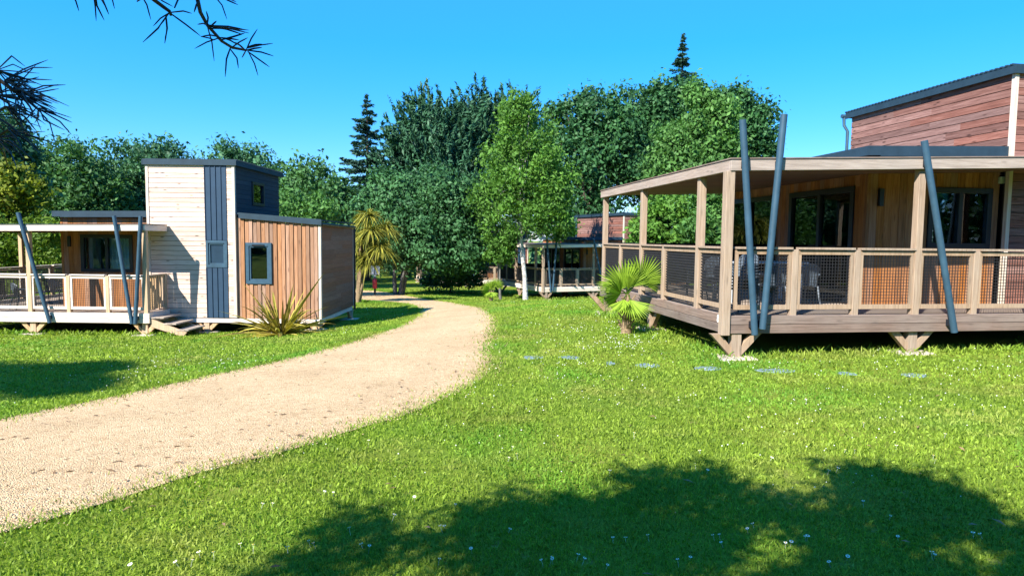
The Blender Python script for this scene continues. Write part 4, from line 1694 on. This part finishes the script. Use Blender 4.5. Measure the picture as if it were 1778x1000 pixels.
# ------------------------------------------------------------------ stepping slabs across the right lawn
SLABS = [(925, 621, 36, 'grey stepping slab nearest the gravel path'), (990, 621, 34, 'grey stepping slab second from the gravel path'), (1060, 631, 14, 'smallest grey stepping slab nearly swallowed by grass'),
         (1125, 635, 40, 'pale clean stepping slab below the fan palm'), (1228, 640, 46, 'long pale stepping slab just before the deck corner support'), (1348, 644, 70, 'widest stepping slab in front of the deck corner support'),
         (1470, 649, 26, 'half buried stepping slab between the two front deck supports'), (1588, 652, 40, 'overgrown stepping slab in front of the middle deck support')]
for px, py, w, lab in SLABS:
    p = ground_at(px, py)
    k = p.y / F_PX * w * .92
    mb = MB()
    n = 11
    ring = []
    for j in range(n):
        a = 2 * math.pi * j / n
        ring.append((k * .62 * math.cos(a) * random.uniform(.8, 1.1), .15 * math.sin(a) * random.uniform(.7, 1.15)))
    z = .010
    for zz, s in ((-.03, 1.0), (z - .008, 1.0), (z, .95)):
        for x, y in ring:
            mb.v.append((x * s, y * s, zz))
    for l in range(2):
        for j in range(n):
            q = (j + 1) % n
            mb.f.append((l * n + j, l * n + q, (l + 1) * n + q, (l + 1) * n + j))
    mb.f.append(tuple(range(2 * n, 3 * n)))
    mb.f.append(tuple(range(n))[::-1])
    o = mb.build('stepping_stone', M['slab'])
    o.location = (p.x, p.y, p.z)
    tag(o, lab, 'stepping stone', 'row of stepping slabs in the lawn')


# ------------------------------------------------------------------ grass, flowers, gravel
def local_uv(root, x, y):
    a = root.rotation_euler[2]
    dx, dy = x - root.location[0], y - root.location[1]
    return dx * math.cos(a) + dy * math.sin(a), -dx * math.sin(a) + dy * math.cos(a)


def under_cabin(x, y, m=.0):
    bad = np.zeros(x.shape, bool)
    for c in (CABIN_R, CABIN_L, CABIN_F, CABIN_S):
        u, v = local_uv(c, x, y)
        bad |= (u > .25 - m) & (u < 10.9 + m) & (v > .35 - m) & (v < 6.6 + m) & ((u < 6.3) | (v > 1.3))
    return bad


def scatter(n, r0, r1, half=R(56), p=1.0):
    """points around the viewer's side of the lawn, density falling as 1/r^(1+p)"""
    u = rng.uniform(0, 1, n)
    if abs(p - 1) < 1e-3:
        r = r0 * (r1 / r0) ** u
    else:
        q = 1 - p
        r = (r0 ** q + u * (r1 ** q - r0 ** q)) ** (1 / q)
    a = rng.uniform(-half, half, n)
    return r * np.sin(a), r * np.cos(a), r


def vnoise(x, y, s, seed=0):
    xi, yi = np.floor(x * s).astype(int), np.floor(y * s).astype(int)
    fx, fy = x * s - xi, y * s - yi
    fx, fy = fx * fx * (3 - 2 * fx), fy * fy * (3 - 2 * fy)

    def hsh(a, b):
        v = np.sin(a * 127.1 + b * 311.7 + seed * 74.7) * 43758.5453
        return v - np.floor(v)
    return (hsh(xi, yi) * (1 - fx) + hsh(xi + 1, yi) * fx) * (1 - fy) + (hsh(xi, yi + 1) * (1 - fx) + hsh(xi + 1, yi + 1) * fx) * fy


def dist_to_path(x, y):
    d = np.full(x.shape, 9.0)
    for p in np.r_[PL[::3], PR[::3]]:
        d = np.minimum(d, np.hypot(x - p[0], y - p[1]))
    return d


def build_grass():
    n = 560000
    x, y, r = scatter(n, 2.0, 46, p=.9)
    ok = ~in_poly(x, y, PATH_POLY) & ~under_cabin(x, y)
    x, y, r = x[ok], y[ok], r[ok]
    n = len(x)
    patch = vnoise(x, y, .8, 1) * .6 + vnoise(x, y, 2.6, 2) * .4
    bare = vnoise(x, y, 2.1, 5)
    keep = rng.uniform(0, 1, n) < np.clip(1.6 - 1.3 * (bare - .55) / .35, .55, 1)
    x, y, r, patch = x[keep], y[keep], r[keep], patch[keep]
    n = len(x)
    z = hz(x, y)
    k = (np.maximum(r, 3) / 3)
    hgt = .022 * k ** .30 * rng.uniform(.5, 1.4, n) * (.75 + .5 * patch)
    tall = rng.uniform(0, 1, n) < .012
    hgt = np.where(tall, hgt * 1.9, hgt)
    wid = .0042 * k ** .85 * rng.uniform(.7, 1.4, n)
    broad = (rng.uniform(0, 1, n) < .30)          # clover and plantain leaves
    wid = np.where(broad, wid * 2.4, wid)
    hgt = np.where(broad, hgt * .62, hgt)
    a = rng.uniform(0, 2 * math.pi, n)
    lean = hgt * np.where(broad, rng.uniform(.7, 1.6, n), rng.uniform(.1, .95, n))
    b = rng.uniform(0, 2 * math.pi, n)
    sx, sy = np.cos(a) * wid / 2, np.sin(a) * wid / 2
    lx, ly = np.cos(b) * lean, np.sin(b) * lean
    V = np.empty((n, 5, 3))
    V[:, 0] = np.c_[x - sx, y - sy, z - .004]
    V[:, 1] = np.c_[x + sx, y + sy, z - .004]
    V[:, 2] = np.c_[x + sx * .85 + lx * .38, y + sy * .85 + ly * .38, z + hgt * .62]
    V[:, 3] = np.c_[x + lx, y + ly, z + hgt]
    V[:, 4] = np.c_[x - sx * .85 + lx * .38, y - sy * .85 + ly * .38, z + hgt * .62]
    F = np.arange(n * 5).reshape(n, 5)
    tint = np.clip(rng.uniform(0, .75, n) + .3 * (patch - .4) + (rng.uniform(0, 1, n) < .05) * .5, 0, 1)
    o = np_mesh('grass', V.reshape(-1, 3), F, M['grass'], tint=tint)
    tag(o, 'short green grass with clover leaves covering the lawn', 'grass', kind='stuff')
    # ragged tufts along the path edges and weeds round the decks
    e = np.r_[np.repeat(PL, 90, 0), np.repeat(PR, 130, 0)]
    wide = rng.exponential(.10, len(e)) * rng.choice((-1, 1), len(e))
    x = e[:, 0] + wide + rng.normal(0, .04, len(e))
    y = e[:, 1] + wide * rng.uniform(-1, 1, len(e)) + rng.normal(0, .04, len(e))
    wx, wy = [], []
    for c, k in ((CABIN_R, 1), (CABIN_L, 1), (CABIN_F, 1)):
        a_ = c.rotation_euler[2]
        u = np.r_[rng.uniform(-.3, 7, 1500), rng.normal(.05, .22, 1500)]
        v = np.r_[rng.normal(.10, .18, 1500), rng.uniform(0, 6.6, 1500)]
        wx.append(c.location[0] + u * math.cos(a_) - v * math.sin(a_))
        wy.append(c.location[1] + u * math.sin(a_) + v * math.cos(a_))
    x = np.r_[x, np.concatenate(wx)]
    y = np.r_[y, np.concatenate(wy)]
    ne = len(e)
    r = np.hypot(x, y)
    ok = (r > 1.5) & (r < 45) & (y > .5)
    big = np.r_[np.zeros(ne), np.ones(len(x) - ne)][ok]
    x, y, r = x[ok], y[ok], r[ok]
    n = len(x)
    z = hz(x, y)
    k = np.maximum(r, 3) / 3
    hgt = .036 * k ** .25 * rng.uniform(.4, 1.5, n) * (1 + big * rng.uniform(.0, 1.0, n))
    wid = .0045 * k ** .7 * rng.uniform(.7, 1.4, n) * (1 + big * .8)
    a = rng.uniform(0, 6.283, n)
    b = rng.uniform(0, 6.283, n)
    lean = hgt * rng.uniform(.2, 1.1, n)
    sx, sy = np.cos(a) * wid / 2, np.sin(a) * wid / 2
    lx, ly = np.cos(b) * lean, np.sin(b) * lean
    V = np.empty((n, 4, 3))
    V[:, 0] = np.c_[x - sx, y - sy, z]
    V[:, 1] = np.c_[x + sx + lx * .4, y + sy + ly * .4, z + hgt * .6]
    V[:, 2] = np.c_[x + lx, y + ly, z + hgt]
    V[:, 3] = np.c_[x - sx + lx * .4, y - sy + ly * .4, z + hgt * .6]
    o = np_mesh('verge_grass', V.reshape(-1, 3), np.arange(n * 4).reshape(n, 4), M['grass'], tint=rng.uniform(0, .8, n))
    tag(o, 'ragged grass tufts along path edges and decks', 'grass', kind='stuff')


build_grass()


def build_gravel():
    n = 90000
    x, y, r = scatter(n, 2.2, 16, R(60), p=1.0)
    ok = in_poly(x, y, PATH_POLY)
    x, y, r = x[ok], y[ok], r[ok]
    # strays on the verge
    sx = np.repeat(PR[::1], 10, 0)
    x = np.r_[x, sx[:, 0] + rng.normal(0, .10, len(sx))]
    y = np.r_[y, sx[:, 1] + rng.normal(-.03, .09, len(sx))]
    n = len(x)
    r = np.hypot(x, y)
    z = hz(x, y) + .022
    s = (.0037 * (np.maximum(r, 3) / 3) ** .75 * rng.uniform(.4, 1.5, n))[:, None]
    d = np.array([(1, 0, 0), (0, 1, 0), (-1, 0, 0), (0, -1, 0), (0, 0, .75), (0, 0, -.6)], float)
    C = np.c_[x, y, z]
    V = C[:, None] + d[None] * s[:, None] * rng.uniform(.6, 1.3, (n, 6, 1))
    ang = rng.uniform(0, 6.283, n)
    ca, sa = np.cos(ang)[:, None], np.sin(ang)[:, None]
    dx, dy = V[:, :, 0] - C[:, None, 0], V[:, :, 1] - C[:, None, 1]
    V[:, :, 0] = C[:, None, 0] + dx * ca - dy * sa
    V[:, :, 1] = C[:, None, 1] + dx * sa + dy * ca
    f = np.array([(0, 1, 4), (1, 2, 4), (2, 3, 4), (3, 0, 4), (1, 0, 5), (2, 1, 5), (3, 2, 5), (0, 3, 5)])
    F = (np.arange(n)[:, None, None] * 6 + f[None]).reshape(-1, 3)
    o = np_mesh('gravel', V.reshape(-1, 3), F, M['pebble'], tint=np.repeat(rng.uniform(0, 1, n), 8))
    tag(o, 'loose sandy stones lying on the path', 'gravel', kind='stuff')


build_gravel()


def build_bump_shade():  # brown quads stand in for the shaded dashes of small path bumps
    n = 3200
    x, y, r = scatter(n, 2.4, 22, R(58), p=.9)
    g = rng.uniform(0, 1, n) < .05 + .95 * in_poly(x, y, PATH_POLY)
    x, y = x[g], y[g]
    C = np.c_[x, y, hz(x, y) + .030]
    o = leaves('bump_shade_flecks', C, .055, M['bump_shade'], None, np.tile((0, 0, 1.0), (len(C), 1)), .8, aspect=.3)
    tag(o, 'brown flecks standing in for shaded small bumps of the path', 'shade flecks', kind='stuff')


build_bump_shade()


def build_flowers():
    n = 26000
    x, y, r = scatter(n, 4.5, 30, R(52), p=.5)
    f = vnoise(x, y, .9, 9) * .5 + vnoise(x, y, 2.7, 4) * .5
    w = .05 + .95 * np.exp(-((x - 1.5) / 1.9) ** 2 - ((y - 11.5) / 2.6) ** 2)
    gl = ground_at(370, 640)
    w = np.maximum(w, .8 * np.exp(-((x - gl.x) / 1.3) ** 2 - ((y - gl.y) / 1.0) ** 2))
    w = np.maximum(w, .6 * np.exp(-((x - 7.2) / 2.2) ** 2 - ((y - 8.6) / .9) ** 2))
    w = np.maximum(w, .35 * np.exp(-((x - 3.0) / 1.5) ** 2 - ((y - 6.8) / 1.2) ** 2))
    ok = (rng.uniform(0, 1, n) < np.clip((f - .34) * 3.5, 0, 1) * w) & ~in_poly(x, y, PATH_POLY) & ~under_cabin(x, y, .1)
    x, y, r = x[ok], y[ok], r[ok]
    n = len(x)
    z = hz(x, y) + .05 * (np.maximum(r, 3) / 3) ** .28 * rng.uniform(.7, 1.15, n)
    s = .0074 * (r / 6) ** .45 * rng.uniform(.6, 1.2, n)
    d = np.array([(1, 0, 0), (0, 1, 0), (-1, 0, 0), (0, -1, 0), (0, 0, .8), (0, 0, -.7)], float)
    V = np.c_[x, y, z][:, None] + d[None] * s[:, None, None]
    fc = np.array([(0, 1, 4), (1, 2, 4), (2, 3, 4), (3, 0, 4), (1, 0, 5), (2, 1, 5), (3, 2, 5), (0, 3, 5)])
    F = (np.arange(n)[:, None, None] * 6 + fc[None]).reshape(-1, 3)
    o = np_mesh('clover_flowers', V.reshape(-1, 3), F, M['flower'])
    tag(o, 'white clover heads speckling the lawn', 'clover', kind='stuff')
    # single daisies near the viewer
    mb = MB()
    for j in range(11):
        a = 2 * math.pi * j / 11
        c, s_ = math.cos(a), math.sin(a)
        w = .0034
        mb.poly([(c * .003 - s_ * w * .5, s_ * .003 + c * w * .5, .05), (c * .003 + s_ * w * .5, s_ * .003 - c * w * .5, .05),
                 (c * .011 + s_ * w, s_ * .011 - c * w, .0515), (c * .0125, s_ * .0125, .0505), (c * .011 - s_ * w, s_ * .011 + c * w, .0515)])
    for j in range(3):
        a = 2 * math.pi * j / 3
        b = a + 2.094
    mb.tube([(0, 0, -.005), (.001, .001, .03), (0, 0, .0495)], [.0010, .0009, .0009], 4)
    d0 = mb.build('daisy', M['flower'])
    mb = MB()
    mb.lathe([(.0042, .0502), (.0046, .0520), (.0028, .0545)], n=8)
    e0 = mb.build('flower_eye', M['flower_eye'], d0, smooth=True)
    spots = [(232, 988), (1128, 940), (1066, 945), (1000, 977), (945, 985), (960, 978), (1252, 938), (1257, 950), (770, 925), (774, 922), (787, 886), (452, 884), (560, 860), (640, 772), (888, 782), (900, 798), (1058, 826), (1225, 824),
             (1400, 942), (1372, 950), (1470, 972), (1540, 905), (1300, 925), (1560, 940), (1444, 985), (1620, 972), (1690, 935), (1465, 790), (1450, 820), (1620, 800), (1336, 802), (1556, 782), (1217, 792), (1100, 760), (1180, 700),
             (1300, 730), (1690, 720), (1640, 760), (1500, 742), (1400, 700), (720, 870), (680, 905), (610, 930), (540, 950), (500, 965), (420, 955), (350, 968), (330, 985), (640, 960), (760, 985), (820, 960), (880, 930), (1500, 880), (1050, 990), (1180, 985)]
    i = 0
    for px, py in spots:
        for rep in range(2):
            p = ground_at(px + rep * random.uniform(-22, 22), py + rep * random.uniform(-9, 9))
            if rep and random.random() < .45:
                continue
            if in_poly(np.array([p.x]), np.array([p.y]), PATH_POLY)[0]:
                continue
            o, e = d0, e0
            if i:
                o, e = d0.copy(), e0.copy()
                COL.objects.link(o)
                COL.objects.link(e)
                e.parent = o
            s = random.uniform(.6, 1.0) * (1 + max(0, p.y - 4) * .06)
            o.location = p + Vector((0, 0, -.014))
            o.scale = (s, s, random.uniform(.95, 1.25))
            o.rotation_euler = (random.uniform(-.35, .35), random.uniform(-.35, .35), random.uniform(0, 6))
            tag(o, 'small white daisy open in the near lawn', 'daisy', 'daisies scattered in the near lawn')
            i += 1


build_flowers()

# ------------------------------------------------------------------ the pine overhead: hanging twigs in view, crown shading the near lawn
def build_pine():
    base = Vector((-4.6, -3.2, h1(-4.6, -3.2)))
    root = empty('pine_tree', base)
    tag(root, 'overhanging pine with long dark needles on twigs across the upper sky', 'tree')
    ned = MB()
    twg = MB()
    B = base

    def W(px, py, Y):
        return at(px, py, Y) - B

    def needle(p, q, w=.0026, bend=None):
        p, q = Vector(p), Vector(q)
        m = p.lerp(q, .5) + (bend if bend is not None else Vector((random.uniform(-1, 1), random.uniform(-1, 1), random.uniform(-.2, 1))) * (q - p).length * .07)
        ned.tube([p, p.lerp(m, .55) * .5 + p.lerp(m, .55) * .5, m, m.lerp(q, .6), q], [w * .8 * NW, w * NW, w * NW, w * .85 * NW, w * .25], 5)

    Y0 = 1.85
    NW = .86
    t1 = [(250, -14), (267, 0), (283, 12), (294, 20), (297, 27)]
    t2 = [(338, -16), (343, 0), (348, 22), (360, 44), (385, 72), (403, 83), (428, 88)]
    for t in (t1, t2):
        pts = [W(px, py, Y0 + .01 * i) for i, (px, py) in enumerate(t)]
        twg.tube(pts, [.0055, .0055, .0052, .0048, .0042, .004, .003][:len(pts)], 7)
    nd = [((294, 22), (248, 74)), ((292, 24), (266, 46)), ((288, 26), (286, 76)), ((296, 24), (348, 63)), ((298, 22), (333, 24)), ((296, 22), (278, 10)), ((345, 2), (337, 22)),
          ((349, 64), (372, 70)), ((360, 44), (343, 43)), ((360, 44), (432, 58)), ((362, 45), (425, 52)), ((362, 46), (420, 60)), ((360, 46), (372, 107)), ((360, 42), (358, 20)), ((366, 46), (376, 37)), ((364, 50), (432, 53)),
          ((382, 66), (338, 85)), ((382, 66), (415, 70)), ((378, 64), (349, 64)), ((384, 70), (425, 58)), ((386, 66), (412, 78)),
          ((400, 84), (391, 134)), ((400, 86), (414, 119)), ((404, 82), (430, 66)), ((428, 86), (447, 51)), ((430, 84), (474, 76)), ((430, 88), (475, 98)), ((430, 90), (468, 117)), ((432, 92), (448, 132)), ((428, 88), (455, 83)), ((426, 90), (420, 101)), ((430, 82), (455, 77)), ((424, 86), (408, 74)),
          ((124, -12), (137, 20)), ((162, -14), (167, 37)), ((165, -12), (181, 36)), ((174, -10), (189, 26)), ((172, -14), (186, 16)), ((188, -12), (199, 16)), ((243, -12), (262, 35)), ((238, 3), (250, -8)), ((368, -12), (394, 34)), ((384, -6), (413, 9)), ((388, -4), (410, 4)), ((303, 14), (312, -10)), ((268, -8), (300, 12))]
    for (a, b) in nd:
        ya, yb = Y0 + random.uniform(-.015, .015), Y0 + random.uniform(-.06, .06)
        needle(W(*a, ya), W(*b, yb), random.uniform(.0021, .0030))
    # left cluster
    tl = [(-60, 95), (-20, 125), (20, 155), (45, 172), (66, 190)]
    pts = [W(px, py, 2.0) for px, py in tl]
    twg.tube(pts, [.007, .006, .0055, .005, .0035], 7)
    nl = [((66, 188), (124, 205)), ((67, 190), (125, 213)), ((68, 190), (124, 234)), ((68, 192), (97, 253)), ((66, 192), (72, 228)), ((68, 188), (98, 199)), ((66, 190), (60, 214)), ((70, 192), (112, 226))]
    for c, k in (((-5, 122), 12), ((8, 140), 15), ((20, 155), 17), ((34, 165), 11), ((-10, 165), 13), ((-12, 200), 12), ((10, 185), 10), ((-8, 240), 13), ((15, 225), 9)):
        for _ in range(k):
            a = random.gauss(R(28), R(32))
            ln = random.uniform(45, 90)
            nl.append((c, (c[0] + math.cos(a) * ln, c[1] + math.sin(a) * ln * .85)))
    for (a, b) in nl:
        needle(W(*a, 2.0 + random.uniform(-.1, .1)), W(*b, 2.0 + random.uniform(-.25, .25)), random.uniform(.0018, .0028))
    for sp in ([(-80, 200), (-12, 200), (10, 185)], [(-80, 240), (-8, 240), (15, 225)], [(-80, 150), (-10, 165), (5, 172)]):
        twg.tube([W(px, py, 2.0) for px, py in sp], [.006, .005, .003], 6)
    # limbs from trunk out to the twigs
    hub = Vector((0, 0, 2.5))
    for tgt in (W(250, -14, Y0), W(338, -16, Y0 - .0), W(-60, 95, 2.0)):
        a = tgt
        kneez = hub.lerp(a, .72) + Vector((0, 0, .25))
        twg.tube([hub, hub.lerp(a, .4) + Vector((0, 0, .25)), kneez, a], [.06, .035, .016, .0055], 8)
    twg.build('branch', M['bark'], root, smooth=True)
    ned.build('needles', M['needle_pine'], root, smooth=True)
    # trunk and crown
    tr = MB()
    tr.tube([(0, 0, -.2), (.1, 0, 2.2), (0, .1, 4.2), (.1, 0, 6.2)], [.28, .22, .16, .05], 12)
    # crown: clumps standing where they shade the near lawn
    shade_px = [(430, 1040), (500, 1000), (590, 950), (640, 925), (740, 928), (889, 905), (1040, 893), (1130, 856), (1225, 838), (1275, 872), (1341, 900), (1391, 918), (1455, 893), (1440, 862), (1490, 825), (1582, 858), (1660, 872), (1778, 940), (1990, 1010)]
    edge = np.array([(g.x, g.y) for g in (ground_at(*p) for p in shade_px)])
    poly = np.r_[edge, np.array([(7.5, -1.0), (-1.5, -1.0), (-1.4, 2.0)])]
    m = 0
    C = []
    while m < 1600:
        x, y = rng.uniform(-2, 8, 1)[0], rng.uniform(-1.2, 6, 1)[0]
        if not in_poly(np.array([x]), np.array([y]), poly)[0]:
            continue
        px_gap = (vnoise(np.array([x]), np.array([y]), 2.3, 3)[0] * .6 + vnoise(np.array([x]), np.array([y]), 5.5, 8)[0] * .4) > .51
        if px_gap:
            continue
        if rng.uniform() > np.clip((x + 1.6) / 1.6, .15, 1):
            continue
        hh = rng.uniform(3.4, 4.8)
        t = hh / -SUN_DIR.z
        c = np.array((x, y, h1(x, y))) - np.array(SUN_DIR) * t
        C.append(c)
        m += 1
    # twig ends reaching out past the edge of the shade
    for i in range(30):
        f = rng.uniform(0, len(edge) - 1.001)
        g_ = edge[int(f)] * (1 - f % 1) + edge[int(f) + 1] * (f % 1)
        dr = rng.normal((.02, .13), .13)
        for q in np.linspace(-.3, 1, 3):
            xx, yy = g_[0] + dr[0] * q, g_[1] + dr[1] * q
            C.append(np.array((xx, yy, h1(xx, yy))) - np.array(SUN_DIR) * (3.8 / -SUN_DIR.z) + rng.normal(0, .05, 3))
    C = np.array(C)
    per = 48
    P = np.repeat(C, per, 0) + rng.normal(0, .11, (len(C) * per, 3))
    d = unit(len(P))
    leaves('crown', P - np.array(base), .19, M['needle_pine'], root, None, aspect=.17, axis=d)
    for i in range(26):
        c = Vector(C[rng.integers(len(C))]) - base
        z0 = random.uniform(3.2, 6.0)
        st = Vector((0, 0, z0))
        tr.tube([st, st.lerp(c, .5) + Vector((0, 0, .3)), c], [.07, .045, .012], 6)
    tr.build('trunk', M['bark'], root, smooth=True)


build_pine()


def shade_pine():
    """pine standing outside the view on the lawn's left, shading the far corner of the left lawn"""
    base = Vector((-12.5, 2.5, h1(-12.5, 2.5)))
    root = empty('pine_tree', base)
    tag(root, 'tall pine whose shadow lies across the left lawn edge', 'tree')
    mb = MB()
    mb.tube([(0, 0, -.2), (0, .1, 4), (.1, 0, 8)], [.28, .2, .05], 10)
    C = []
    for (px, py, rx, ry) in ((-10, 655, 90, 26), (75, 650, 60, 16), (110, 668, 45, 14), (-120, 650, 110, 30), (150, 640, 40, 8)):
        for _ in range(210):
            a, q = random.uniform(0, 6.283), math.sqrt(random.random())
            g_ = ground_at(px + math.cos(a) * q * rx, py + math.sin(a) * q * ry)
            t = random.uniform(3.8, 6.0) / -SUN_DIR.z
            C.append(np.array(g_) - np.array(SUN_DIR) * t)
    C = np.array(C)
    per = 44
    P = np.repeat(C, per, 0) + rng.normal(0, .16, (len(C) * per, 3))
    leaves('crown', P - np.array(base), .2, M['needle_pine'], root, None, aspect=.11)
    for i in range(14):
        c = Vector(C[rng.integers(len(C))]) - base
        st = Vector((0, 0, random.uniform(3, 6)))
        mb.tube([st, st.lerp(c, .5) + Vector((0, 0, .3)), c], [.07, .045, .012], 6)
    mb.build('trunk', M['bark'], root, smooth=True)


shade_pine()
